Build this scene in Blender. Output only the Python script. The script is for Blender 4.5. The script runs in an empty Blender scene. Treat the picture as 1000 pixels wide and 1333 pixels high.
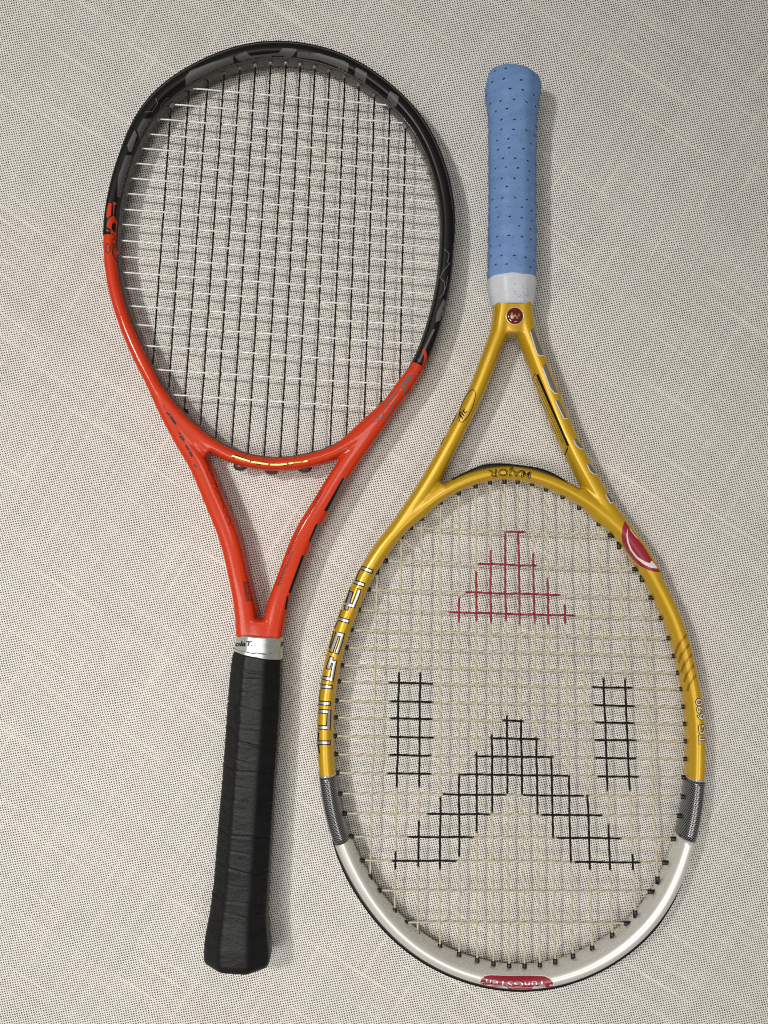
import bpy, bmesh, math, random
import numpy as np
from mathutils import Vector, Matrix, noise
from mathutils.bvhtree import BVHTree
from mathutils.geometry import delaunay_2d_cdt

random.seed(7)
scene = bpy.context.scene
COL = scene.collection

# ---------------------------------------------------------------- camera
S = 0.000565            # metres of cloth-level scene that one photo pixel spans at string height
ZR = 0.012              # string height
H = ZR + 1100 * S       # camera height
CX, CY = 500.0, 666.5
cam_d = bpy.data.cameras.new('camera'); cam = bpy.data.objects.new('camera', cam_d)
COL.objects.link(cam); scene.camera = cam
cam.location = (0, 0, H)
cam_d.sensor_fit = 'HORIZONTAL'; cam_d.sensor_width = 36.0
cam_d.lens = 36.0 * 1100 / 1000
cam_d.clip_start = 0.01; cam_d.clip_end = 50

# ---------------------------------------------------------------- room light and lamps
world = bpy.data.worlds.new('World'); scene.world = world
world.use_nodes = True
bg = world.node_tree.nodes['Background']
bg.inputs['Color'].default_value = (1.0, 0.955, 0.89, 1)
bg.inputs['Strength'].default_value = 0.185

def lamp(name, loc, power, size, col, size_y=None, target=(0.0, 0.0, 0.0)):
    d = bpy.data.lights.new(name, 'AREA'); o = bpy.data.objects.new(name, d)
    COL.objects.link(o); o.location = loc
    d.energy = power; d.color = col
    d.shape = 'RECTANGLE'; d.size = size; d.size_y = size_y or size
    o.rotation_euler = (Vector(target) - Vector(loc)).to_track_quat('-Z', 'Y').to_euler()
    return o
# left-hand ceiling lamps with cones shaped into pools, plus an added spot bottom right
def downlight(name, loc, target, power, cone, radius, col):
    d = bpy.data.lights.new(name, 'SPOT'); o = bpy.data.objects.new(name, d)
    COL.objects.link(o); o.location = loc
    d.energy = power; d.color = col; d.spot_size = math.radians(cone); d.spot_blend = 1.0; d.shadow_soft_size = radius
    o.rotation_euler = (Vector(target) - Vector(loc)).to_track_quat('-Z', 'Y').to_euler()
    return o
downlight('pool_spot', (-0.98, 0.40, 1.75), (-0.24, 0.08, 0), 72, 56, 0.085, (1.0, 0.98, 0.945))
downlight('pool_spot', (-0.62, -0.40, 1.55), (-0.16, -0.28, 0), 44, 54, 0.30, (1.0, 0.98, 0.945))
downlight('pool_spot', (0.45, -0.75, 1.75), (0.16, -0.36, 0), 25, 40, 0.30, (1.0, 0.97, 0.92))  # added spot without a known fitting, brightens the lower right
lamp('ceiling_lamp', (-0.10, 0.30, 1.95), 5.0, 0.40, (1.0, 0.98, 0.95), 0.40)

scene.view_settings.view_transform = 'Standard'
scene.view_settings.look = 'None'
scene.view_settings.exposure = 0.0
scene.view_settings.gamma = 1.0
scene.render.film_transparent = False
scene.render.engine = 'CYCLES'
scene.cycles.use_denoising = False
scene.cycles.pixel_filter_type = 'BLACKMAN_HARRIS'
scene.cycles.filter_width = 1.1
scene.cycles.max_bounces = 6
scene.cycles.caustics_reflective = False
scene.cycles.caustics_refractive = False
scene.cycles.blur_glossy = 0.6
scene.cycles.sample_clamp_indirect = 4.0

# ---------------------------------------------------------------- helpers
def P(px, py, z):
    k = (H - z) / (H - ZR)
    return Vector(((px - CX) * S * k, (CY - py) * S * k, z))

def new_mat(name):
    m = bpy.data.materials.new(name); m.use_nodes = True
    nt = m.node_tree
    return m, nt, nt.nodes['Principled BSDF']

def N(nt, typ, **kw):
    n = nt.nodes.new(typ)
    for k, v in kw.items():
        setattr(n, k, v)
    return n

def math_n(nt, op, a, b=None, c=None, clamp=False):
    n = nt.nodes.new('ShaderNodeMath'); n.operation = op; n.use_clamp = clamp
    for i, v in enumerate((a, b, c)):
        if v is None: continue
        if isinstance(v, (int, float)): n.inputs[i].default_value = v
        else: nt.links.new(v, n.inputs[i])
    return n.outputs[0]

def mix_c(nt, f, a, b):
    n = nt.nodes.new('ShaderNodeMix'); n.data_type = 'RGBA'
    if isinstance(f, (int, float)): n.inputs[0].default_value = f
    else: nt.links.new(f, n.inputs[0])
    for i, v in ((6, a), (7, b)):
        if isinstance(v, tuple): n.inputs[i].default_value = (*v, 1) if len(v) == 3 else v
        else: nt.links.new(v, n.inputs[i])
    return n.outputs[2]

def noise_n(nt, vec, scale, detail=2.0, rough=0.5):
    n = nt.nodes.new('ShaderNodeTexNoise'); n.inputs['Scale'].default_value = scale
    n.inputs['Detail'].default_value = detail; n.inputs['Roughness'].default_value = rough
    if vec is not None: nt.links.new(vec, n.inputs['Vector'])
    return n.outputs[0]

def simple_mat(name, col, rough=0.4, metal=0.0, coat=0.0, coat_rough=0.08, var=0.12, bump=0.0,
               bump_scale=900.0, alpha=1.0, spec=0.5, trans=0.0, chips=None):
    m, nt, b = new_mat(name)
    tc = N(nt, 'ShaderNodeTexCoord')
    f = noise_n(nt, tc.outputs['Object'], 45.0, 3.0)
    f2 = noise_n(nt, tc.outputs['Object'], 700.0, 2.0)
    k = math_n(nt, 'ADD', math_n(nt, 'MULTIPLY', f, 0.6), math_n(nt, 'MULTIPLY', f2, 0.4))
    lo = tuple(c * (1 - var) for c in col); hi = tuple(min(1, c * (1 + var)) for c in col)
    paint = mix_c(nt, k, lo, hi)
    if chips:
        cn = noise_n(nt, tc.outputs['Object'], 210.0, 5.0, 0.7)
        cr = N(nt, 'ShaderNodeMapRange'); cr.inputs[1].default_value = 0.735; cr.inputs[2].default_value = 0.76
        nt.links.new(cn, cr.inputs[0]); paint = mix_c(nt, math_n(nt, 'MULTIPLY', cr.outputs[0], 0.75), paint, chips)
    nt.links.new(paint, b.inputs['Base Color'])
    b.inputs['Metallic'].default_value = metal
    b.inputs['Specular IOR Level'].default_value = spec
    b.inputs['Coat Weight'].default_value = coat
    b.inputs['Coat Roughness'].default_value = coat_rough
    b.inputs['Transmission Weight'].default_value = trans
    r = math_n(nt, 'ADD', rough - 0.05, math_n(nt, 'MULTIPLY', f, 0.10))
    nt.links.new(r, b.inputs['Roughness'])
    if alpha < 1: b.inputs['Alpha'].default_value = alpha
    if bump:
        bn = N(nt, 'ShaderNodeBump'); bn.inputs['Strength'].default_value = bump
        bn.inputs['Distance'].default_value = 0.0004
        nt.links.new(noise_n(nt, tc.outputs['Object'], bump_scale, 4.0, 0.6), bn.inputs['Height'])
        nt.links.new(bn.outputs[0], b.inputs['Normal'])
    return m

M = {}
M['red'] = simple_mat('red_lacquer', (0.57, 0.036, 0.006), 0.45, spec=0.12, coat=0.28, coat_rough=0.12, var=0.06, chips=(0.16, 0.02, 0.01))
M['dark_red'] = simple_mat('dark_red_line', (0.20, 0.012, 0.006), 0.4, coat=0.3)
M['red_black'] = simple_mat('black_lacquer', (0.0060, 0.0052, 0.0046), 0.32, coat=0.0, spec=0.24)
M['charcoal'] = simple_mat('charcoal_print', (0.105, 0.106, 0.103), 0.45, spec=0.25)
M['charcoal_line'] = simple_mat('grey_line', (0.10, 0.10, 0.095), 0.45)
M['brown_line'] = simple_mat('brown_line', (0.085, 0.040, 0.026), 0.5)
M['ink'] = simple_mat('black_ink', (0.006, 0.006, 0.006), 0.45, spec=0.25)
M['string_fade_red'] = simple_mat('thin_red_stencil_ink', (0.34, 0.16, 0.14), 0.5)
M['string_fade_black'] = simple_mat('thin_black_stencil_ink', (0.14, 0.125, 0.10), 0.5)
M['gold_foil'] = simple_mat('gold_foil', (0.95, 0.72, 0.22), 0.28, metal=0.6)
M['yellow'] = simple_mat('gold_yellow_metallic_paint', (0.60, 0.355, 0.009), 0.36, metal=0.32, coat=0.25, coat_rough=0.12, var=0.05, chips=(0.30, 0.17, 0.02))
M['ochre'] = simple_mat('ochre_print', (0.36, 0.17, 0.008), 0.36, metal=0.4, coat=0.2)
M['silver'] = simple_mat('silver_paint', (0.72, 0.71, 0.66), 0.36, metal=0.4, coat=0.15, var=0.05, chips=(0.22, 0.21, 0.19))
M['bright_silver'] = simple_mat('bright_silver_print', (0.62, 0.62, 0.62), 0.30, metal=0.7)
M['grey_panel'] = simple_mat('grey_panel_print', (0.14, 0.14, 0.145), 0.45)
M['white_print'] = simple_mat('white_print', (0.72, 0.70, 0.66), 0.4)
M['crimson'] = simple_mat('crimson_print', (0.30, 0.012, 0.030), 0.33, coat=0.4)
M['bumper'] = simple_mat('black_nylon', (0.006, 0.006, 0.006), 0.38, bump=0.1, spec=0.3)
M['grommet_black'] = simple_mat('black_grommet_nylon', (0.007, 0.007, 0.007), 0.35)
M['grommet_grey'] = simple_mat('smoky_grommet_nylon', (0.17, 0.16, 0.15), 0.30, coat=0.3)
M['grommet_lip'] = simple_mat('smoky_brown_nylon', (0.055, 0.042, 0.036), 0.35, coat=0.2)
M['string_black'] = simple_mat('black_polyester_string', (0.0045, 0.0045, 0.005), 0.45, spec=0.2)
M['string_white'] = simple_mat('white_polyester_string', (0.80, 0.80, 0.78), 0.28, coat=0.3)
M['string_natural'] = simple_mat('natural_synthetic_string', (0.52, 0.46, 0.34), 0.40, spec=0.35)
M['string_ink_red'] = simple_mat('red_stencil_ink', (0.24, 0.010, 0.018), 0.55)
M['string_ink_black'] = simple_mat('black_stencil_ink', (0.0045, 0.0045, 0.005), 0.55, spec=0.2)
M['badge_red'] = simple_mat('badge_red_resin', (0.12, 0.004, 0.003), 0.12, coat=1.0, coat_rough=0.03)
M['badge_gold'] = simple_mat('badge_gold', (0.40, 0.24, 0.10), 0.35, metal=0.5)
M['pale_gold'] = simple_mat('pale_gold_rim', (0.80, 0.62, 0.28), 0.3, metal=0.4)
M['label_film'] = simple_mat('smoky_label', (0.20, 0.022, 0.014), 0.3)
M['emboss'] = simple_mat('embossed_rubber', (0.0075, 0.0075, 0.0075), 0.45, spec=0.2)
M['hole'] = simple_mat('perforation_dark', (0.010, 0.010, 0.016), 0.8)
M['smudge'] = simple_mat('grip_grime', (0.10, 0.17, 0.34), 0.7)
M['tape_grime'] = simple_mat('tape_grime', (0.34, 0.33, 0.34), 0.5)

def grip_mat(name, col, rough, strength, sc1, wear):
    m, nt, b = new_mat(name)
    tc = N(nt, 'ShaderNodeTexCoord')
    mp = N(nt, 'ShaderNodeMapping'); mp.inputs['Scale'].default_value = (1, 2.2, 1)
    nt.links.new(tc.outputs['Object'], mp.inputs['Vector'])
    n1 = noise_n(nt, mp.outputs[0], sc1, 6.0, 0.65)
    n2 = noise_n(nt, mp.outputs[0], 60.0, 4.0, 0.6)
    r = N(nt, 'ShaderNodeMapRange'); r.inputs[1].default_value = 0.35; r.inputs[2].default_value = 0.75
    nt.links.new(n2, r.inputs[0])
    nt.links.new(mix_c(nt, r.outputs[0], col, wear), b.inputs['Base Color'])
    nt.links.new(math_n(nt, 'ADD', rough - 0.1, math_n(nt, 'MULTIPLY', n1, 0.2)), b.inputs['Roughness'])
    b.inputs['Specular IOR Level'].default_value = 0.30 if col[0] < 0.02 else 0.32
    bn = N(nt, 'ShaderNodeBump'); bn.inputs['Strength'].default_value = strength; bn.inputs['Distance'].default_value = 0.0006
    nt.links.new(n1, bn.inputs['Height']); nt.links.new(bn.outputs[0], b.inputs['Normal'])
    return m
M['black_grip'] = grip_mat('black_rubber_overgrip', (0.0030, 0.0030, 0.0034), 0.44, 0.5, 420.0, (0.008, 0.008, 0.009))
M['blue_grip'] = grip_mat('blue_overgrip', (0.165, 0.290, 0.545), 0.62, 0.25, 500.0, (0.120, 0.225, 0.445))
M['white_tape'] = grip_mat('white_finishing_tape', (0.62, 0.64, 0.68), 0.35, 0.15, 300.0, (0.52, 0.54, 0.60))
M['silver_tape'] = grip_mat('silver_finishing_tape', (0.62, 0.64, 0.63), 0.34, 0.35, 330.0, (0.48, 0.50, 0.49))
for mm in ('silver_tape',):
    M[mm].node_tree.nodes['Principled BSDF'].inputs['Metallic'].default_value = 0.65

def carbon_mat():
    m, nt, b = new_mat('carbon_weave')
    uv = N(nt, 'ShaderNodeUVMap'); uv.uv_map = 'UVMap'
    sp = N(nt, 'ShaderNodeSeparateXYZ'); nt.links.new(uv.outputs[0], sp.inputs[0])
    u, v = sp.outputs[0], sp.outputs[1]            # millimetres along and around the tube
    a = math_n(nt, 'SINE', math_n(nt, 'MULTIPLY', math_n(nt, 'ADD', u, math_n(nt, 'MULTIPLY', v, 0.55)), 2 * math.pi / 2.1))
    c = math_n(nt, 'SINE', math_n(nt, 'MULTIPLY', math_n(nt, 'SUBTRACT', v, math_n(nt, 'MULTIPLY', u, 0.55)), 2 * math.pi / 3.1))
    f = math_n(nt, 'MULTIPLY', math_n(nt, 'ADD', math_n(nt, 'MULTIPLY', a, c), 0.15), 2.4, clamp=True)
    nt.links.new(mix_c(nt, f, (0.008, 0.008, 0.009), (0.26, 0.26, 0.26)), b.inputs['Base Color'])
    b.inputs['Metallic'].default_value = 0.55; b.inputs['Roughness'].default_value = 0.30
    b.inputs['Coat Weight'].default_value = 0.3; b.inputs['Coat Roughness'].default_value = 0.1
    return m
M['carbon'] = carbon_mat()

def cloth_mat():
    m, nt, b = new_mat('woven_linen_cloth')
    tc = N(nt, 'ShaderNodeTexCoord')
    mp = N(nt, 'ShaderNodeMapping')
    pitch = 2.28 * S
    mp.inputs['Rotation'].default_value = (0, 0, math.radians(33))
    nt.links.new(tc.outputs['Object'], mp.inputs['Vector'])
    # slow distortion of the threads
    wn = N(nt, 'ShaderNodeTexNoise'); wn.inputs['Scale'].default_value = 9.0; wn.inputs['Detail'].default_value = 3.0
    nt.links.new(mp.outputs[0], wn.inputs['Vector'])
    wv = N(nt, 'ShaderNodeVectorMath', operation='SCALE'); wv.inputs['Scale'].default_value = 0.006
    nt.links.new(wn.outputs['Color'], wv.inputs[0])
    wn2 = N(nt, 'ShaderNodeTexNoise'); wn2.inputs['Scale'].default_value = 260.0; wn2.inputs['Detail'].default_value = 2.0
    nt.links.new(mp.outputs[0], wn2.inputs['Vector'])
    wv2 = N(nt, 'ShaderNodeVectorMath', operation='SCALE'); wv2.inputs['Scale'].default_value = 0.0006
    nt.links.new(wn2.outputs['Color'], wv2.inputs[0])
    ad = N(nt, 'ShaderNodeVectorMath', operation='ADD'); nt.links.new(mp.outputs[0], ad.inputs[0]); nt.links.new(wv.outputs[0], ad.inputs[1])
    ad2 = N(nt, 'ShaderNodeVectorMath', operation='ADD'); nt.links.new(ad.outputs[0], ad2.inputs[0]); nt.links.new(wv2.outputs[0], ad2.inputs[1])
    sp = N(nt, 'ShaderNodeSeparateXYZ'); nt.links.new(ad2.outputs[0], sp.inputs[0])
    u = math_n(nt, 'DIVIDE', sp.outputs[0], pitch); v = math_n(nt, 'DIVIDE', sp.outputs[1], pitch * 0.98)
    # with thick, thin and missing contrast from thread to thread
    iu, iv = math_n(nt, 'FLOOR', u), math_n(nt, 'FLOOR', v)
    fu, fv = math_n(nt, 'SUBTRACT', u, iu), math_n(nt, 'SUBTRACT', v, iv)
    au = math_n(nt, 'ABSOLUTE', math_n(nt, 'SUBTRACT', fu, 0.5)); av = math_n(nt, 'ABSOLUTE', math_n(nt, 'SUBTRACT', fv, 0.5))
    def rnd(a, bb):
        cx = N(nt, 'ShaderNodeCombineXYZ')
        for i, s in enumerate((a, bb)):
            if isinstance(s, (int, float)): cx.inputs[i].default_value = s
            else: nt.links.new(s, cx.inputs[i])
        w = N(nt, 'ShaderNodeTexWhiteNoise'); w.noise_dimensions = '2D'; nt.links.new(cx.outputs[0], w.inputs['Vector'])
        return w.outputs['Value']
    def slub(idx, along, seed, freq, lo, hi):
        cx = N(nt, 'ShaderNodeCombineXYZ')
        nt.links.new(math_n(nt, 'MULTIPLY', along, freq), cx.inputs[0])
        nt.links.new(math_n(nt, 'MULTIPLY', idx, 7.31), cx.inputs[1]); cx.inputs[2].default_value = seed
        nz = noise_n(nt, cx.outputs[0], 1.0, 1.0)
        r = N(nt, 'ShaderNodeMapRange'); r.inputs[1].default_value = lo; r.inputs[2].default_value = hi
        nt.links.new(nz, r.inputs[0]); return r.outputs[0]
    # long slubs: two neighbouring threads thicken together, so index on pairs
    pv = math_n(nt, 'FLOOR', math_n(nt, 'MULTIPLY', v, 0.62)); pu = math_n(nt, 'FLOOR', math_n(nt, 'MULTIPLY', u, 0.75))
    s1 = slub(pv, u, 3.7, 0.013, 0.635, 0.775)
    s2 = slub(pu, v, 9.1, 0.016, 0.64, 0.775)
    sl = math_n(nt, 'MAXIMUM', s1, math_n(nt, 'MULTIPLY', s2, 0.8))
    # dark, slightly sunken dots on every other thread crossing
    gr = rnd(iu, iv)
    par = math_n(nt, 'FLOORED_MODULO', math_n(nt, 'ADD', iu, iv), 2.0)
    rad = math_n(nt, 'SUBTRACT', math_n(nt, 'SUBTRACT', 0.475, math_n(nt, 'MULTIPLY', sl, 0.10)), math_n(nt, 'MULTIPLY', gr, 0.05))
    rad = math_n(nt, 'ADD', rad, math_n(nt, 'MULTIPLY', math_n(nt, 'SUBTRACT', rnd(iu, 21.0), 0.5), 0.035))
    rad = math_n(nt, 'ADD', rad, math_n(nt, 'MULTIPLY', math_n(nt, 'SUBTRACT', rnd(33.0, iv), 0.5), 0.045))
    rad = math_n(nt, 'ADD', rad, math_n(nt, 'MULTIPLY', math_n(nt, 'SUBTRACT', noise_n(nt, mp.outputs[0], 38.0, 4.0, 0.6), 0.5), 0.08))
    dist = math_n(nt, 'SQRT', math_n(nt, 'ADD', math_n(nt, 'MULTIPLY', au, au), math_n(nt, 'MULTIPLY', math_n(nt, 'MULTIPLY', av, av), 0.8)))
    hu = N(nt, 'ShaderNodeMapRange'); hu.interpolation_type = 'SMOOTHSTEP'
    nt.links.new(dist, hu.inputs[0]); nt.links.new(rad, hu.inputs[1]); nt.links.new(math_n(nt, 'SUBTRACT', rad, 0.12), hu.inputs[2])
    hu.inputs[3].default_value = 0.0; hu.inputs[4].default_value = 1.0
    hole = math_n(nt, 'MULTIPLY', hu.outputs[0], par)
    # yarn colour
    big = noise_n(nt, tc.outputs['Object'], 6.0, 3.0)
    yarn = mix_c(nt, rnd(iu, 4.0), (0.775, 0.745, 0.69), (0.845, 0.818, 0.765))
    yarn2 = mix_c(nt, rnd(9.0, iv), (0.77, 0.740, 0.685), (0.86, 0.832, 0.78))
    base = mix_c(nt, par, yarn, yarn2)
    base = mix_c(nt, math_n(nt, 'MULTIPLY', big, 0.25), base, (0.74, 0.715, 0.675))
    base = mix_c(nt, math_n(nt, 'MULTIPLY', sl, 0.65), base, (0.90, 0.855, 0.70))
    colr = mix_c(nt, hole, base, (0.085, 0.078, 0.068))
    nt.links.new(colr, b.inputs['Base Color'])
    b.inputs['Roughness'].default_value = 0.85
    b.inputs['Sheen Weight'].default_value = 0.0
    b.inputs['Specular IOR Level'].default_value = 0.25
    # relief: rounded yarns passing over and under one another
    cu = math_n(nt, 'COSINE', math_n(nt, 'MULTIPLY', math_n(nt, 'SUBTRACT', fu, 0.5), math.pi))
    cv = math_n(nt, 'COSINE', math_n(nt, 'MULTIPLY', math_n(nt, 'SUBTRACT', fv, 0.5), math.pi))
    hgt = math_n(nt, 'ADD', math_n(nt, 'MULTIPLY', cu, math_n(nt, 'SUBTRACT', 1.3, par)), math_n(nt, 'MULTIPLY', cv, math_n(nt, 'ADD', 0.3, par)))
    hgt = math_n(nt, 'ADD', hgt, math_n(nt, 'MULTIPLY', sl, 0.6))
    hgt = math_n(nt, 'SUBTRACT', hgt, hole)
    bn = N(nt, 'ShaderNodeBump'); bn.inputs['Strength'].default_value = 0.55; bn.inputs['Distance'].default_value = 0.00022
    nt.links.new(hgt, bn.inputs['Height']); nt.links.new(bn.outputs[0], b.inputs['Normal'])
    return m
M['cloth'] = cloth_mat()

def link(name, me, mat, parent=None, smooth=True):
    o = bpy.data.objects.new(name, me); COL.objects.link(o)
    if mat is not None and not me.materials: me.materials.append(mat)
    if smooth and me.polygons: me.polygons.foreach_set('use_smooth', [True] * len(me.polygons))
    if parent is not None:
        o.parent = parent
        if parent.type == 'EMPTY': o.location = -parent.location     # parts keep their table coordinates
    return o

def from_grid(rings, closed_u, closed_v, cap=False):
    """rings: (n, k, 3) array -> verts, faces; u runs over the rings"""
    n, k = len(rings), len(rings[0])
    verts = [tuple(p) for r in rings for p in r]; faces = []
    for i in range(n if closed_u else n - 1):
        a, b = i * k, ((i + 1) % n) * k
        for j in range(k if closed_v else k - 1):
            j2 = (j + 1) % k
            faces.append((a + j, a + j2, b + j2, b + j))
    if cap and not closed_u:
        faces.append(tuple(range(k - 1, -1, -1))); faces.append(tuple((n - 1) * k + j for j in range(k)))
    return verts, faces

def resample(pts, vals, step):
    """smooth resample of a polyline (Catmull-Rom) with per-point values"""
    pts = np.array(pts, float); vals = np.array(vals, float)
    out, ov = [], []
    n = len(pts)
    for i in range(n - 1):
        p0, p1, p2, p3 = pts[max(i - 1, 0)], pts[i], pts[i + 1], pts[min(i + 2, n - 1)]
        m = max(2, int(np.linalg.norm(p2 - p1) / step))
        for t in np.linspace(0, 1, m, endpoint=False):
            out.append(0.5 * ((2 * p1) + (-p0 + p2) * t + (2 * p0 - 5 * p1 + 4 * p2 - p3) * t * t + (-p0 + 3 * p1 - 3 * p2 + p3) * t ** 3))
            ov.append(vals[i] * (1 - t) + vals[i + 1] * t)
    out.append(pts[-1]); ov.append(vals[-1])
    return np.array(out), np.array(ov)

def spow(x, e): return math.copysign(abs(x) ** e, x)

class Sweep:
    """tube following a pixel centre line on the racket plane"""
    def __init__(self, pts, w, h, zf, closed, expo):
        self.pts = np.array(pts, float); n = len(self.pts)
        self.w = np.broadcast_to(np.array(w, float), (n,)); self.h = h; self.closed = closed; self.e = 2.0 / expo
        self.c = [P(p[0], p[1], zf(p[1])) for p in self.pts]
        self.nrm = []
        for i in range(n):
            a = self.c[(i - 1) % n] if closed else self.c[max(i - 1, 0)]
            b = self.c[(i + 1) % n] if closed else self.c[min(i + 1, n - 1)]
            t = (b - a); t.z = 0; t.normalize()
            self.nrm.append(Vector((t.y, -t.x, 0)))
        self.arc = [0.0]
        for i in range(1, n): self.arc.append(self.arc[-1] + (self.c[i] - self.c[i - 1]).length)
    def at(self, i, phi, off=0.0):
        """phi 0 = top, +90 degrees = the normal side (outside)"""
        i %= len(self.c)
        return self.c[i] + self.nrm[i] * ((self.w[i] * S / 2 + off) * spow(math.sin(phi), self.e)) + Vector((0, 0, (self.h / 2 + off) * spow(math.cos(phi), self.e)))
    def ring(self, i, k, off=0.0):
        return [self.at(i, 2 * math.pi * j / k, off) for j in range(k)]
    def mesh(self, name, k=36, off=0.0, idx=None, cap=True, phis=None):
        cl = self.closed and idx is None
        idx = range(len(self.c)) if idx is None else idx
        if phis is None:
            v, f = from_grid([self.ring(i, k, off) for i in idx], cl, True, cap)
        else:
            v, f = from_grid([[self.at(i, p, off) for p in phis] for i in idx], cl, False)
        me = bpy.data.meshes.new(name); me.from_pydata(v, [], f)
        return me
    def near(self, px, py):
        d = (self.pts[:, 0] - px) ** 2 + (self.pts[:, 1] - py) ** 2
        return int(np.argmin(d))
    def span(self, a, b, via):
        """indices from the point near a to the point near b passing the point near via"""
        n = len(self.c); ia, ib, iv = self.near(*a), self.near(*b), self.near(*via)
        fw = [(ia + k) % n for k in range((ib - ia) % n + 1)]
        if iv in fw: return fw
        return [(ia - k) % n for k in range((ia - ib) % n + 1)]

def polar_mid(outer, inner, cen, n=240, keep=14):
    """centre line half way between the traced outer and inner outlines, smoothed"""
    th = np.linspace(-math.pi, math.pi, n, endpoint=False)
    def rad(pts):
        p = np.array(pts, float) - cen; t = np.arctan2(p[:, 1], p[:, 0]); r = np.hypot(p[:, 0], p[:, 1])
        o = np.argsort(t); return np.interp(th, t[o], r[o], period=2 * math.pi)
    r = (rad(outer) + rad(inner)) / 2
    f = np.fft.rfft(r); f[keep:] = 0
    r = np.fft.irfft(f, n)
    return np.stack([cen[0] + r * np.cos(th), cen[1] + r * np.sin(th)], 1)

def remesh_union(name, meshes, voxel, smooth_iter):
    bm = bmesh.new()
    for me in meshes: bm.from_mesh(me)
    bmesh.ops.recalc_face_normals(bm, faces=bm.faces)
    me = bpy.data.meshes.new(name); bm.to_mesh(me); bm.free()
    o = bpy.data.objects.new(name + '_tmp', me); COL.objects.link(o)
    md = o.modifiers.new('r', 'REMESH'); md.mode = 'VOXEL'; md.voxel_size = voxel
    sm = o.modifiers.new('s', 'SMOOTH'); sm.factor = 0.5; sm.iterations = smooth_iter
    dg = bpy.context.evaluated_depsgraph_get()
    res = bpy.data.meshes.new_from_object(o.evaluated_get(dg)); res.name = name
    bpy.data.objects.remove(o); bpy.data.meshes.remove(me)
    return res

def webs(a, b, h, zf):
    out = []
    for pts in (a, b):
        p, w = resample([q[:2] for q in pts], [q[2] for q in pts], 3)
        out.append(Sweep(p, w, h, zf, False, 2.6).mesh('web', 32))
    return out

def bvh_of(*objs):
    bm = bmesh.new()
    for o in objs: bm.from_mesh(o.data)
    t = BVHTree.FromBMesh(bm); bm.free(); return t

CAMV = Vector((0, 0, H))
def hit(bvh, px, py, off, z0=0.014):
    d = (P(px, py, 0.0) - CAMV).normalized()
    loc, nrm, _, _ = bvh.ray_cast(CAMV, d)
    if loc is None:
        loc, nrm, _, _ = bvh.find_nearest(P(px, py, z0))
    if nrm.z < -0.2: nrm = -nrm
    return loc + nrm * off

def dens(poly, step):
    out = []
    for i in range(len(poly)):
        a, b = np.array(poly[i], float), np.array(poly[(i + 1) % len(poly)], float)
        m = max(1, int(np.linalg.norm(b - a) / step))
        for t in range(m): out.append(tuple(a + (b - a) * t / m))
    return out

def inside(poly, x, y):
    c = False; n = len(poly)
    for i in range(n):
        x1, y1 = poly[i]; x2, y2 = poly[(i + 1) % n]
        if (y1 > y) != (y2 > y) and x < (x2 - x1) * (y - y1) / (y2 - y1) + x1: c = not c
    return c

def fill(poly, step=2.0):
    b = dens(poly, step); co = [Vector(p) for p in b]
    xs = [p[0] for p in b]; ys = [p[1] for p in b]
    y = min(ys) + step * 0.7
    while y < max(ys):
        x = min(xs) + step * 0.7
        while x < max(xs):
            if inside(b, x, y) and min((p[0] - x) ** 2 + (p[1] - y) ** 2 for p in b) > (step * 0.45) ** 2: co.append(Vector((x, y)))
            x += step
        y += step
    v, e, f, *_ = delaunay_2d_cdt(co, [], [list(range(len(b)))], 1, 1e-5)
    return [tuple(p) for p in v], [tuple(q) for q in f]

def ribbon(pts, w, closed=False):
    """mitred outline of a polyline; returns vertex grid rows"""
    p = [np.array(q, float) for q in pts]; n = len(p); rows = []
    for i in range(n):
        if closed: a, b = p[i - 1], p[(i + 1) % n]
        else: a, b = p[max(i - 1, 0)], p[min(i + 1, n - 1)]
        d1 = p[i] - a if (closed or i > 0) else b - p[i]
        d2 = b - p[i] if (closed or i < n - 1) else p[i] - a
        d1 = d1 / (np.linalg.norm(d1) + 1e-9); d2 = d2 / (np.linalg.norm(d2) + 1e-9)
        n1 = np.array((-d1[1], d1[0])); n2 = np.array((-d2[1], d2[0]))
        m = n1 + n2; m = m / (np.linalg.norm(m) + 1e-9)
        k = 1.0 / max(0.45, float(m @ n1))
        rows.append((p[i] - m * k * w / 2, p[i] + m * k * w / 2))
    return rows

def decal(name, bvh, mat, parent, polys=(), strokes=(), joined=False, **kw):
    """each printed shape is a part of its own; fine print too small to pick apart stays joined"""
    if joined:
        o = film(name, bvh, mat, parent, polys, strokes, **kw); o['kind'] = 'stuff'; return o
    for p in polys: o = film(name, bvh, mat, parent, [p], (), **kw)
    for p in strokes: o = film(name, bvh, mat, parent, (), [p], **kw)
    return o

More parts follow.
